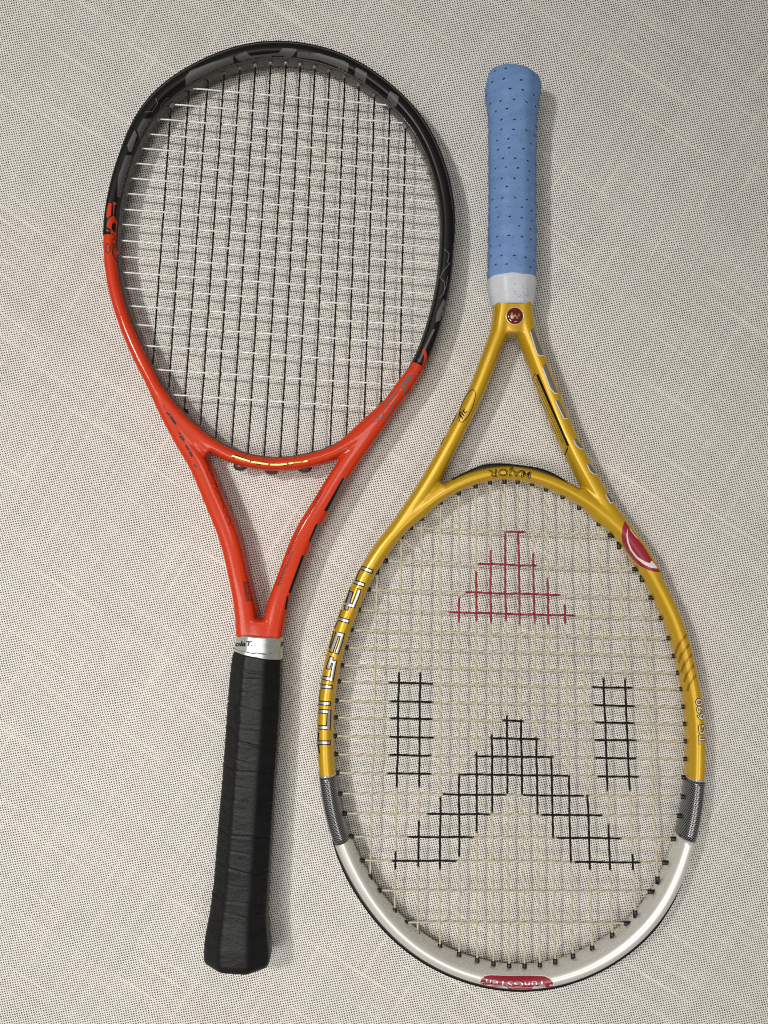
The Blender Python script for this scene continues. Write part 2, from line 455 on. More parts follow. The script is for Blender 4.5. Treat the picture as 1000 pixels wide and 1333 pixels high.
def film(name, bvh, mat, parent, polys=(), strokes=(), w=2.0, off=0.00012, step=2.0, closed=False, z0=0.014):
    """thin paint film laid on the racket surface: filled outlines and stroked lines"""
    V, F = [], []
    for poly in polys:
        v, f = fill(poly, step); b = len(V)
        V += [hit(bvh, x, y, off, z0) for x, y in v]; F += [tuple(b + i for i in q) for q in f]
    for st in strokes:
        ww = w
        if isinstance(st, dict): ww = st.get('w', w); st = st['p']
        s2 = dens(st, step)[:None if closed else None]
        if not closed:                    # drop the samples of the closing edge
            s2 = []
            for i in range(len(st) - 1):
                a, b_ = np.array(st[i], float), np.array(st[i + 1], float); m = max(1, int(np.linalg.norm(b_ - a) / step))
                s2 += [tuple(a + (b_ - a) * t / m) for t in range(m)]
            s2.append(tuple(st[-1]))
        rows = ribbon(s2, ww, closed); k = 2 if ww < 2.2 else (3 if ww < 4 else 4); b = len(V)
        for l, r in rows:
            for j in range(k + 1):
                q = l + (r - l) * j / k; V.append(hit(bvh, q[0], q[1], off, z0))
        nr = len(rows)
        for i in range(nr if closed else nr - 1):
            i2 = (i + 1) % nr
            for j in range(k):
                F.append((b + i * (k + 1) + j, b + i * (k + 1) + j + 1, b + i2 * (k + 1) + j + 1, b + i2 * (k + 1) + j))
    me = bpy.data.meshes.new(name); me.from_pydata([tuple(v) for v in V], [], F)
    bm = bmesh.new(); bm.from_mesh(me)
    for f in bm.faces:                    # face the camera side
        f.normal_update()
        if f.normal.dot(CAMV - f.calc_center_median()) < 0: f.normal_flip()
    bm.to_mesh(me); bm.free()
    return link(name, me, mat, parent)

def text_pts(txt, bold=0.0, shear=0.0, sub=1, space=1.0):
    c = bpy.data.curves.new('t', 'FONT'); c.body = txt; c.offset = bold; c.shear = shear; c.space_character = space; c.resolution_u = 3
    c.fill_mode = 'FRONT'
    o = bpy.data.objects.new('t', c); COL.objects.link(o)
    me = bpy.data.meshes.new_from_object(o.evaluated_get(bpy.context.evaluated_depsgraph_get()))
    bpy.data.objects.remove(o); bpy.data.curves.remove(c)
    bm = bmesh.new(); bm.from_mesh(me)
    for _ in range(sub): bmesh.ops.subdivide_edges(bm, edges=[e for e in bm.edges if e.calc_length() > 0.12], cuts=1, use_grid_fill=False)
    bmesh.ops.triangulate(bm, faces=bm.faces)
    bm.verts.index_update()
    v = [tuple(q.co) for q in bm.verts]; f = [tuple(x.index for x in q.verts) for q in bm.faces]; bm.free(); bpy.data.meshes.remove(me)
    return v, f

def lettering(name, txt, base, height, bvh, mat, parent, bold=0.0, shear=0.0, off=0.00014, flip=1, fit=True, z0=0.014, ref=None):
    """text laid along the pixel line base; letters grow to the left of its direction (flip=-1: right)"""
    v, f = text_pts(txt, bold, shear, 2)
    rv = text_pts(txt if ref is None else ref, 0, shear, 0)[0]
    x0 = min(p[0] for p in rv); x1 = max(p[0] for p in rv); y1 = 0.70
    bp = [np.array(q, float) for q in base]; seg = [0.0]
    for i in range(1, len(bp)): seg.append(seg[-1] + np.linalg.norm(bp[i] - bp[i - 1]))
    L = seg[-1]
    V = []
    for x, y, _ in v:
        s = min(max((x - x0) / (x1 - x0) * L, -0.2 * L), L * 1.2)
        i = max(0, min(len(bp) - 2, int(np.searchsorted(seg, s)) - 1)); t = (s - seg[i]) / (seg[i + 1] - seg[i])
        q = bp[i] + (bp[i + 1] - bp[i]) * t
        d = bp[i + 1] - bp[i]; d = d / np.linalg.norm(d)
        up = np.array((d[1], -d[0])) * flip
        q = q + up * (y / y1 * height)
        V.append(hit(bvh, q[0], q[1], off, z0))
    me = bpy.data.meshes.new(name); me.from_pydata([tuple(p) for p in V], [], f)
    bm = bmesh.new(); bm.from_mesh(me)
    for fc in bm.faces:
        fc.normal_update()
        if fc.normal.dot(CAMV - fc.calc_center_median()) < 0: fc.normal_flip()
    bm.to_mesh(me); bm.free()
    return link(name, me, mat, parent)

def zoomed(ox, oy, s):
    return lambda *pts: [(ox + x / s, oy + y / s) for x, y in pts]

def empty(name, loc, label, cat, group):
    o = bpy.data.objects.new(name, None); COL.objects.link(o); o.location = loc
    o.empty_display_size = 0.05
    o['label'] = label; o['category'] = cat; o['group'] = group
    return o

# ---------------------------------------------------------------- the cloth
bm = bmesh.new()
nx, ny = 90, 110
for j in range(ny + 1):
    for i in range(nx + 1):
        x = (i / nx - 0.5) * 1.3; y = (j / ny - 0.5) * 1.6
        z = -0.0009 + 0.0008 * noise.noise(Vector((x * 7, y * 7, 1.3)))
        bm.verts.new((x, y, min(z, -0.0002)))
bm.verts.ensure_lookup_table()
for j in range(ny):
    for i in range(nx):
        a = j * (nx + 1) + i; bm.faces.new([bm.verts[q] for q in (a, a + 1, a + nx + 2, a + nx + 1)])
me = bpy.data.meshes.new('cloth_surface'); bm.to_mesh(me); bm.free()
cloth = link('cloth_surface', me, M['cloth'])
cloth['kind'] = 'structure'

# ---------------------------------------------------------------- strings
def line_x(a, b, c, d):
    a, b, c, d = [np.array(q, float) for q in (a, b, c, d)]
    r, s = b - a, d - c; den = r[0] * s[1] - r[1] * s[0]
    t = ((c - a)[0] * s[1] - (c - a)[1] * s[0]) / den
    u = ((c - a)[0] * r[1] - (c - a)[1] * r[0]) / den
    return t, u

def string_bed(root, mains, crosses, zf, rad_m, rad_c, mat_m, mat_c, paint_m=None, paint_c=None, amp=0.00062, ext=7.0, wob=0.0):
    rnd = random.Random(3)
    def one(kind, k, a, b, others, rad, mats, paint, sign):
        a, b = np.array(a, float), np.array(b, float); L = np.linalg.norm(b - a); d = (b - a) / L
        nrm = np.array((-d[1], d[0]))
        cr = []
        for j, (c, e) in enumerate(others):
            t, u = line_x(a, b, c, e)
            if 0 < t < 1 and -0.02 < u < 1.02: cr.append((t * L, (1 if (j + k) % 2 else -1) * sign))
        cr.sort()
        s_list = [-ext, 0.0]; z_list = [0.0, 0.0]; o_list = [0.0, 0.0]
        prev = (0.0, 0.0)
        for s, sg in cr + [(L, 0.0)]:
            n = 6
            jit = rnd.uniform(-wob, wob) if s < L else 0
            po = o_list[-1]
            for q in range(1, n + 1):
                t = q / n; e = 0.5 - 0.5 * math.cos(math.pi * t)
                s_list.append(prev[0] + (s - prev[0]) * t); z_list.append(prev[1] + (sg - prev[1]) * e); o_list.append(po + (jit - po) * e)
            prev = (s, sg)
        s_list.append(L + ext); z_list.append(0.0); o_list.append(0.0)
        if paint:
            cut = sorted({x for iv in paint for x in iv[:2]})
            for x in cut:                      # put rings exactly where the ink starts and stops
                for i in range(len(s_list) - 1):
                    if s_list[i] + 0.05 < x < s_list[i + 1] - 0.05:
                        t = (x - s_list[i]) / (s_list[i + 1] - s_list[i])
                        s_list.insert(i + 1, x); z_list.insert(i + 1, z_list[i] + (z_list[i + 1] - z_list[i]) * t); o_list.insert(i + 1, o_list[i] + (o_list[i + 1] - o_list[i]) * t); break
        pts = []
        for s, z, o in zip(s_list, z_list, o_list):
            q = a + d * s + nrm * o
            pts.append(P(q[0], q[1], zf(q[1]) + z * amp))
        K = 8; rings = []
        for i, p in enumerate(pts):
            t = (pts[min(i + 1, len(pts) - 1)] - pts[max(i - 1, 0)]).normalized()
            x = t.cross(Vector((0, 0, 1))).normalized(); y = x.cross(t)
            inked = paint and any(iv[0] - 0.1 <= s_list[i] <= iv[1] + 0.1 for iv in paint)
            rr = rad * (1.06 if inked else 1.0)
            rings.append([p + (x * math.cos(2 * math.pi * j / K) + y * math.sin(2 * math.pi * j / K)) * rr for j in range(K)])
        v, f = from_grid(rings, False, True, True)
        me = bpy.data.meshes.new(kind); me.from_pydata([tuple(q) for q in v], [], f)
        for m in mats: me.materials.append(m)
        if paint:
            for i in range(len(rings) - 1):
                mid = (s_list[i] + s_list[i + 1]) / 2
                for iv in paint:
                    if iv[0] <= mid <= iv[1]:
                        for j in range(K): me.polygons[i * K + j].material_index = iv[2]
        return link(kind, me, None, root)
    for k, (a, b) in enumerate(mains):
        pt = None
        if paint_m and k in paint_m:           # intervals given as photo rows
            pt = [((y0 - a[1]) / (b[1] - a[1]) * math.dist(a, b), (y1 - a[1]) / (b[1] - a[1]) * math.dist(a, b), c) for y0, y1, c in paint_m[k]]
        one('main_string', k, a, b, crosses, rad_m, mat_m, pt, 1)
    for k, (a, b) in enumerate(crosses):
        pt = None
        if paint_c and k in paint_c:
            pt = [((x0 - a[0]) / (b[0] - a[0]) * math.dist(a, b), (x1 - a[0]) / (b[0] - a[0]) * math.dist(a, b), c) for x0, x1, c in paint_c[k]]
        one('cross_string', k, a, b, mains, rad_c, mat_c, pt, -1)

def lathe_mesh(name, prof, k=12):
    """profile (distance along x, radius)"""
    rings = [[(x, r * math.cos(2 * math.pi * j / k), r * math.sin(2 * math.pi * j / k)) for j in range(k)] for x, r in prof]
    v, f = from_grid(rings, False, True, True)
    me = bpy.data.meshes.new(name); me.from_pydata(v, [], f); return me

def put_grommets(parent, me, mat, ends, zf, back=0.0):
    for a, b in ends:                          # a = at the frame, b = towards the middle
        d = np.array(b, float) - np.array(a, float); d /= np.linalg.norm(d)
        q = np.array(a, float) - d * back
        o = link('grommet', me, mat, parent)
        o.location = P(q[0], q[1], zf(q[1])) - parent.location
        o.rotation_euler = (0, 0, math.atan2(-d[1], d[0]))

# ---------------------------------------------------------------- grips
def octo(phi, p):
    return sum(max(0.0, math.cos(phi - k * math.pi / 4)) ** p for k in range(8)) ** (-1.0 / p)

class Grip:
    """wrapped octagonal handle along a pixel axis; st = rows of (x, y, width px, height m)"""
    def __init__(self, st, zf, p, disp):
        a = np.array(st, float)
        self.pts, _ = resample(a[:, :2], a[:, 2], 1.2)
        _, self.w = resample(a[:, :2], a[:, 2], 1.2); _, self.h = resample(a[:, :2], a[:, 3], 1.2)
        ker = np.hanning(5); ker /= ker.sum()
        pad = lambda q: np.convolve(np.pad(q, 2, mode='edge'), ker, mode='valid')
        self.w = pad(self.w); self.h = pad(self.h)
        self.zf, self.p, self.disp = zf, p, disp
        n = len(self.pts); self.nrm = []
        for i in range(n):
            t = self.pts[min(i + 1, n - 1)] - self.pts[max(i - 1, 0)]; t = t / np.linalg.norm(t)
            self.nrm.append(np.array((-t[1], t[0])))
    def at(self, i, phi, off=0.0):
        i = max(0, min(len(self.pts) - 1, i)); c = self.pts[i]
        r = octo(phi, self.p)
        zc = self.zf(c[1]); d = self.disp(c[1], phi) + off
        half = self.w[i] * S / 2 * r + d; hz = self.h[i] / 2 * r + d
        base = P(c[0], c[1], zc)
        n = Vector((self.nrm[i][0], -self.nrm[i][1], 0)).normalized()
        if n.x < 0: n = -n
        return base + n * (half * math.sin(phi)) + Vector((0, 0, hz * math.cos(phi)))
    def row(self, y): return int(np.argmin(abs(self.pts[:, 1] - y)))
    def mesh(self, name, y0=None, y1=None, off=0.0, k=96, cap=True):
        n = len(self.pts); i0 = 0 if y0 is None else self.row(y0); i1 = n - 1 if y1 is None else self.row(y1)
        rng = range(i0, i1 + 1) if i0 <= i1 else range(i0, i1 - 1, -1)
        v, f = from_grid([[self.at(i, 2 * math.pi * j / k, off) for j in range(k)] for i in rng], False, True, cap)
        me = bpy.data.meshes.new(name); me.from_pydata([tuple(q) for q in v], [], f)
        bm = bmesh.new(); bm.from_mesh(me); bmesh.ops.recalc_face_normals(bm, faces=bm.faces); bm.to_mesh(me); bm.free()
        return me

RACKETS = 'tennis rackets laid head to tail on the cloth'

# ================================================================ RED RACKET
def zr(y): return 0.0116 + (y - 57) / (1268 - 57) * 0.0085
red = empty('tennis_racket', P(338, 660, 0) * 1.0, 'red and black tennis racket with black grip and white and black strings, on the left', 'tennis racket', RACKETS)
red.location.z = 0.0

r_outer = [(350, 56), (387, 59), (425, 67), (475, 90), (525, 132), (562, 177), (582, 227), (592, 277), (591, 300), (589, 320), (585, 352),
           (570, 420), (550, 487), (370, 56), (332, 60), (282, 75), (245, 95), (207, 122), (182, 150), (162, 192), (147, 235), (140, 277), (137, 300),
           (139, 332), (142, 365), (152, 407), (167, 447), (185, 487), (205, 523), (530, 515),
           (297, 602), (320, 609), (355, 612), (392, 610), (418, 605), (262, 580), (232, 553), (452, 590), (487, 563)]
r_inner = [(350, 87), (312, 92), (247, 120), (225, 137), (207, 157), (185, 195), (170, 235), (161, 272), (157, 295), (156, 332), (161, 375), (170, 405),
           (185, 445), (200, 477), (220, 507), (240, 535), (262, 557), (300, 582), (342, 596), (380, 597), (407, 591), (430, 582), (455, 570), (475, 553),
           (497, 530), (515, 505), (532, 480), (547, 452), (562, 415), (570, 377), (574, 327), (571, 290), (570, 265), (562, 240), (550, 200), (529, 165),
           (507, 140), (487, 124), (465, 112), (447, 101), (410, 90), (372, 86)]
RH = 0.0222
hoop_pts = polar_mid(r_outer, r_inner, np.array((366.0, 327.0)), 260)
rh = Sweep(hoop_pts, 18.0, RH, zr, True, 3.0)
if (Vector((rh.nrm[0].x, rh.nrm[0].y, 0))).dot(rh.c[0] - P(366, 327, 0)) < 0:
    rh = Sweep(hoop_pts[::-1], 18.0, RH, zr, True, 3.0)
la, lw = resample([(170, 430), (184, 462), (203, 502), (222, 541), (243, 577), (261, 606), (280, 650), (300, 700), (312, 750), (320, 790), (323, 827)],
                  [15, 16, 18, 20, 23, 25, 25.5, 26, 25.5, 27, 28], 4)
ra, rw = resample([(536, 486), (521, 509), (498, 543), (474, 575), (452, 605), (424, 650), (395, 700), (376, 750), (362, 790), (354, 827)],
                  [14, 18, 20, 22, 23.5, 25, 26.5, 26.5, 27, 28], 4)
r_left = Sweep(la, lw + 0.6, RH * 0.985, zr, False, 3.6); r_right = Sweep(ra, rw + 0.6, RH * 0.985, zr, False, 3.6)
ca, cw = resample([(339, 806), (338.5, 818), (338, 829)], [42, 54, 57], 4)
r_core = Sweep(ca, cw, RH * 0.985, zr, False, 4.0)
me = remesh_union('frame', [rh.mesh('a', 48), r_left.mesh('b', 48), r_right.mesh('c', 48), r_core.mesh('d', 48)] + webs(((212, 522, 14), (240, 556, 25), (274, 590, 16)), ((510, 522, 14), (480, 556, 25), (436, 591, 16)), RH * .96, zr), 0.0007, 34)
r_frame = link('frame', me, M['red'], red)

# black upper half of the hoop: a lacquered shell over the frame
idx = rh.span((148, 312), (541, 478), (372, 70))
shell = link('black_upper_hoop', rh.mesh('black_upper_hoop', 40, 0.00022, idx), M['red_black'], red)
rb = bvh_of(r_frame, shell)

# bumper guard: nylon strip round the outside of the head
def strip(sw, idx, name, mat, parent, phi_mid, dphi, off_f, taper=8):
    """raised strip on the tube's side; off_f(t) = height above the surface"""
    rings = []
    n = len(idx)
    for q, i in enumerate(idx):
        k = min(1.0, q / taper, (n - 1 - q) / taper); t = q / (n - 1)
        o = -0.0004 + (off_f(t) + 0.0004) * (k ** 0.5)
        a = [sw.at(i, phi_mid + dphi * s, o if abs(s) < 0.99 else -0.0006) for s in (-1, -0.92, -0.5, 0, 0.5, 0.92, 1)]
        b = [sw.at(i, phi_mid + dphi * s, -0.0022) for s in (1, 0, -1)]
        rings.append(a + b)
    v, f = from_grid(rings, False, True, True)
    me = bpy.data.meshes.new(name); me.from_pydata([tuple(q) for q in v], [], f)
    bm = bmesh.new(); bm.from_mesh(me); bmesh.ops.recalc_face_normals(bm, faces=bm.faces); bm.to_mesh(me); bm.free()
    return link(name, me, mat, parent)
idx = rh.span((157, 215), (588, 335), (372, 70))
strip(rh, idx, 'bumper_guard', M['bumper'], red, math.radians(80), math.radians(42), lambda t: 0.0013, 14)
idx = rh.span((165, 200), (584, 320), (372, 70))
strip(rh, idx, 'bumper_ridge_sheen', M['charcoal'], red, math.radians(36), math.radians(2.4), lambda t: 0.0004, 14)  # raised ridge; its sheen is put into the lighter grey colour

# moulded grommet strip round the inside of the hoop
strip(rh, list(range(len(rh.c))) + [0], 'grommet_strip', M['grommet_lip'], red, math.radians(-92), math.radians(27), lambda t: 0.00055, 1)

# print on the black hoop
z1 = zoomed(240, 50, 7.143); z2 = zoomed(370, 50, 6.667); z3 = zoomed(150, 60, 8.333); z4 = zoomed(500, 130, 7.84); z5 = zoomed(500, 300, 5.555); z6 = zoomed(130, 250, 13.33)
polys = [z1((12, 460), (10, 360), (55, 300), (250, 225), (450, 165), (472, 320), (330, 330), (200, 350), (105, 400), (95, 440), (45, 455)),
         z1((465, 170), (572, 120), (615, 160), (880, 132), (912, 90), (1000, 92), (998, 170), (960, 215), (930, 272), (740, 280), (800, 250), (820, 205), (680, 215), (650, 285), (600, 290), (540, 230)),
         z2((0, 82), (110, 92), (100, 115), (40, 195), (0, 205)),
         z2((112, 118), (300, 128), (520, 195), (562, 220), (548, 335), (440, 300), (450, 240), (300, 185), (110, 162)),
         z2((110, 192), (300, 215), (430, 265), (428, 300), (380, 285), (250, 240), (110, 215)),
         z2((625, 248), (722, 302), (702, 385), (605, 335)),
         z2((920, 455), (995, 505), (968, 610), (885, 535)),
         z3((302, 788), (405, 782), (400, 930), (350, 1005), (262, 1030), (238, 905)),
         z3((208, 912), (240, 965), (222, 1010), (180, 1145), (150, 1152), (128, 1080)),
         z3((112, 1185), (202, 1180), (205, 1320), (130, 1520), (95, 1640), (20, 1640), (30, 1420)),
         z5((428, 495), (445, 512), (420, 645), (372, 665), (382, 600)),
         z5((352, 715), (372, 712), (318, 820), (262, 950), (240, 960))]
decal('charcoal_print', rb, M['charcoal'], shell, polys=polys, off=0.00010, step=2.4)
decal('hexagon_outline', rb, M['charcoal_line'], shell, w=0.9, off=0.00018,
      strokes=[z3((440, 565), (460, 620), (400, 710), (322, 715)), z3((590, 575), (560, 560), (492, 640), (490, 720), (540, 735)),
               z5((435, 135), (470, 165), (460, 230), (475, 240), (430, 290), (405, 340), (440, 375), (432, 455), (400, 490)),
               z5((460, 330), (450, 400), (428, 455))])
decal('badge_ring', rb, M['charcoal_line'], shell, joined=True, w=0.6, off=0.00020, strokes=[z1((330, 345), (325, 300), (350, 265)), z1((345, 300), (360, 300)), z1((352, 280), (365, 288)),
      z1((388, 250), (392, 275)), z1((410, 258), (405, 280)), z1((435, 275), (420, 290)), z1((440, 300), (422, 305)), z1((440, 330), (420, 322)),
      z2((620, 345), (612, 365), (622, 385)), z2((632, 340), (640, 360)), z2((650, 345), (650, 362)), z2((672, 352), (662, 372)), z2((688, 370), (672, 384)), z2((692, 395), (675, 398))])
decal('outlined_lettering', rb, M['brown_line'], shell, w=0.8, off=0.00018, closed=True, strokes=[
      z4((232, 302), (290, 292), (315, 335), (262, 352)), z4((288, 372), (338, 362), (422, 528), (412, 558), (352, 462)),
      z4((425, 578), (445, 578), (512, 778), (495, 790), (460, 700)), z4((490, 815), (520, 820), (542, 900), (525, 905)),
      z4((520, 915), (545, 925), (572, 1040), (560, 1060)), z4((552, 1100), (565, 1105), (590, 1290), (575, 1290))])
# red hexagons that break up the colour border on both sides
decal('red_hexagons', rb, M['red'], shell, off=0.00016, step=1.2, polys=[
      z6((155, 185), (205, 205), (190, 410), (132, 450), (112, 420), (125, 300)),
      z6((228, 175), (270, 172), (290, 205), (258, 232), (240, 405), (228, 405), (238, 230)),
      z6((235, 410), (280, 470), (312, 560), (365, 570), (360, 595), (310, 605), (292, 650), (300, 880), (190, 900), (190, 650), (118, 595), (130, 510), (160, 455)),
      z5((292, 845), (312, 905), (302, 965), (250, 1050), (185, 1045), (185, 1030), (245, 1028), (282, 960), (292, 905), (275, 870))])
decal('black_hexagon', rb, M['red_black'], shell, off=0.00026, step=1.2, polys=[z6((212, 548), (250, 530), (278, 570), (282, 660), (252, 705), (202, 640))])
decal('hexagon_line', rb, M['ink'], r_frame, w=0.7, off=0.00026, strokes=[
      z6((130, 890), (185, 930), (180, 1020), (130, 1065), (108, 1030), (108, 920), (130, 890)),
      z6((205, 920), (208, 830), (245, 800), (285, 850), (300, 920), (260, 965), (222, 940), (218, 1080), (310, 1220), (328, 1185)),
      z6((222, 915), (285, 905))])
z7 = zoomed(480, 480, 9.52)
decal('charcoal_print', rb, M['charcoal'], r_frame, off=0.00014, step=1.4, polys=[
      z7((505, 55), (560, 62), (470, 170), (425, 215), (400, 205), (440, 150)), z7((440, 220), (455, 235), (450, 300), (478, 312), (462, 328), (438, 312)),
      z7((335, 285), (345, 300), (305, 365), (220, 425), (190, 460), (185, 440), (290, 350))])
decal('hexagon_line', rb, M['charcoal'], r_frame, w=1.2, off=0.00022, strokes=[
      z7((520, 60), (605, 60), (560, 90), (445, 215), (450, 300), (480, 310), (520, 250)),
      z7((445, 215), (340, 280), (300, 360), (215, 420), (180, 470)),
      z7((300, 450), (295, 500), (215, 600), (170, 590), (185, 520), (250, 450), (300, 450)),
      z7((130, 575), (115, 640), (60, 655), (55, 620), (100, 575), (130, 575)), z7((335, 380), (310, 430))])
# throat print
z8 = zoomed(190, 500, 7.69)
decal('side_lettering', rb, M['ink'], r_frame, off=0.00014, step=1.2, w=2.3, strokes=[
      z8((203, 284), (242, 312)), {'p': z8((246, 322), (272, 360), (298, 402)), 'w': 2.9}, {'p': z8((328, 484), (349, 502)), 'w': 1.8}, z8((338, 520), (382, 566)),
      {'p': z8((400, 612), (430, 662)), 'w': 2.4}, {'p': z8((438, 675), (462, 726)), 'w': 2.8}, {'p': z8((484, 802), (492, 820), (508, 830)), 'w': 1.6}])
decal('side_lettering_outline', rb, M['ink'], r_frame, w=0.7, off=0.00014, strokes=[z8((190, 210), (176, 225), (182, 250), (200, 262)), z8((360, 512), (384, 548)), z8((268, 340), (298, 385))])
z9 = zoomed(150, 590, 5.0)
decal('hexagon_line', rb, M['dark_red'], r_frame, w=0.75, off=0.00014, strokes=[
      z9((612, 95), (595, 140), (625, 195), (665, 205), (650, 235), (688, 275), (685, 300), (700, 320), (705, 375), (725, 400)),
      z9((665, 205), (680, 225)), z9((725, 402), (710, 430), (722, 462), (742, 468), (748, 440), (735, 410), (725, 402)), z9((688, 275), (720, 285))])
decal('certification_sticker', rb, M['label_film'], r_frame, off=0.00012, step=3, polys=[z9((830, 835), (890, 835), (915, 960), (848, 965))])
decal('sticker_print', rb, M['red'], r_frame, w=0.6, off=0.00024, strokes=[z9((840, 862), (888, 860)), z9((845, 885), (893, 883)), z9((850, 930), (870, 928)), z9((852, 945), (870, 944))])
z10 = zoomed(340, 600, 6.667)
def dashes(line, rnd, n, lo=0.5, hi=0.95):
    a, b = [np.array(q, float) for q in line]; out = []
    for i in range(n):
        t0 = i / n; t1 = t0 + rnd.uniform(lo, hi) / n
        out.append([tuple(a + (b - a) * t0), tuple(a + (b - a) * t1)])
    return out
rn = random.Random(5)
fine = []
for a, b, n in (((535, 262), (440, 450), 16), ((520, 262), (425, 450), 12), ((430, 450), (365, 545), 7), ((355, 575), (240, 820), 16), ((343, 575), (230, 815), 14),
                ((275, 785), (160, 1090), 20), ((262, 800), (147, 1085), 17), ((215, 900), (137, 1085), 12)):
    fine += dashes(z10(a, b), rn, n)
decal('fine_print', joined=True, bvh=rb, mat=M['ink'], parent=r_frame, w=0.75, off=0.00013, strokes=fine, step=3)
decal('side_stripe', rb, M['grey_panel'], r_frame, off=0.00012, step=1.6, polys=[
      z10((722, 150), (752, 148), (605, 435), (565, 445)), z10((492, 550), (530, 548), (440, 730), (422, 705)),
      z10((372, 822), (400, 815), (345, 960), (262, 1230), (232, 1330), (215, 1330), (240, 1190))])
decal('side_stripe_edge', rb, M['ink'], r_frame, off=0.00018, step=1.4, polys=[
      z10((705, 148), (722, 150), (570, 438), (545, 432)), z10((474, 548), (491, 549), (424, 702), (412, 698)),
      z10((354, 818), (372, 822), (256, 1148), (236, 1142)), z10((222, 1172), (236, 1178), (218, 1288), (202, 1284))])
decal('registered_mark', rb, M['dark_red'], r_frame, w=0.7, off=0.00014, closed=True, strokes=[[(447 + 2.6 * math.cos(t * math.pi / 6), 612 + 2.6 * math.sin(t * math.pi / 6)) for t in range(12)]])
z11 = zoomed(290, 570, 7.69)
decal('bridge_lettering_underlay', rb, M['ink'], r_frame, w=2.0, off=0.00012, strokes=[  # black ink underlay printed beneath the gold strokes
      z11((92, 185), (125, 205)), z11((120, 172), (255, 222)), z11((225, 228), (268, 238)), z11((282, 228), (330, 240)), z11((330, 258), (380, 265)), z11((380, 240), (450, 252)),
      z11((470, 255), (520, 255)), z11((600, 275), (640, 272)), z11((650, 265), (700, 258)), z11((790, 240), (850, 222))])
decal('bridge_lettering', rb, M['gold_foil'], r_frame, w=1.9, off=0.00024, strokes=[
      z11((92, 178), (180, 206), (270, 234)), z11((285, 238), (370, 252), (455, 262)), z11((476, 266), (560, 268), (642, 262)), z11((660, 258), (708, 250)), z11((806, 240), (850, 228)), {'p': z11((720, 250), (800, 240)), 'w': 0.7}])

# strings of the red racket
r_main = list(zip([(222.5, 140), (246, 117), (271, 104), (292, 96), (312.5, 90), (332.5, 87), (352.5, 84), (372.5, 84), (391, 86), (410, 89), (429, 93), (449, 101), (467.5, 112), (487.5, 125), (507.5, 140), (528, 167)],
                  [(199, 475), (220, 506), (240, 534), (261, 555), (281, 571), (302, 582), (323, 591), (344, 596), (365, 597), (386, 596), (407, 590), (430, 581), (451, 568), (474, 551), (496, 526), (520.5, 496)]))
r_cross = list(zip([(250, 115), (227, 136), (208, 155), (195, 174.5), (185, 193), (177, 212.5), (171, 232), (166, 252), (162, 272.5), (159, 292), (158, 313), (158, 334), (160, 354.5), (162, 375), (167, 398), (175, 422.5), (185.5, 449.5), (202, 481), (224, 514)],
                   [(508, 137), (525, 160), (537, 182.5), (549, 204), (556, 224), (562.5, 244), (567.5, 263), (571, 282.5), (574, 302.5), (574, 322.5), (573, 343), (570, 363), (566, 383), (562.5, 403), (556, 424.5), (548, 448), (535, 474), (518, 501), (497, 531)]))
string_bed(red, r_main, r_cross, zr, 0.00062, 0.00061, [M['string_black']], [M['string_white']], wob=0.25)
gm = lathe_mesh('grommet', [(-0.003, 0.0006), (-0.0028, 0.0019), (-0.0002, 0.0018), (0.0009, 0.0014), (0.0011, 0.0009)], 12)
ends = [(a, b) for a, b in r_main + r_cross] + [(b, a) for a, b in r_main + r_cross]
put_grommets(red, gm, M['grommet_grey'], ends, zr, 1.0)
# tie-off knots
def knot(parent, px, py, z, r, mat, seed):
    bm = bmesh.new(); bmesh.ops.create_icosphere(bm, subdivisions=3, radius=r)
    for v in bm.verts:
        v.co *= 1 + 0.35 * noise.noise(v.co / r * 1.6 + Vector((seed, 0, 0)))
    me = bpy.data.meshes.new('knot'); bm.to_mesh(me); bm.free()
    o = link('knot', me, mat, parent); o.location = (P(px, py, z) - parent.location) ; return o
for px, py, r, mt in ((497, 527, 0.0022, 'string_black'), (242, 536, 0.0021, 'string_black'), (262, 556, 0.0018, 'grommet_grey'), (234, 533, 0.0013, 'string_black')):
    knot(red, px, py, zr(py) + 0.0005, r, M[mt], px)
# rounded lips of the grommet strip under the throat bridge
for px, py in ((313.5, 606.8), (354, 612), (396.5, 609.6)):
    bm = bmesh.new(); bmesh.ops.create_uvsphere(bm, u_segments=24, v_segments=14, radius=1.0)
    for v in bm.verts: v.co = Vector((v.co.x * 0.0056, v.co.y * 0.0036, v.co.z * 0.0042))
    me = bpy.data.meshes.new('grommet_lip'); bm.to_mesh(me); bm.free()
    o = link('grommet_lip', me, M['grommet_lip'], red); o.location = P(px, py, zr(py) - 0.001) - red.location

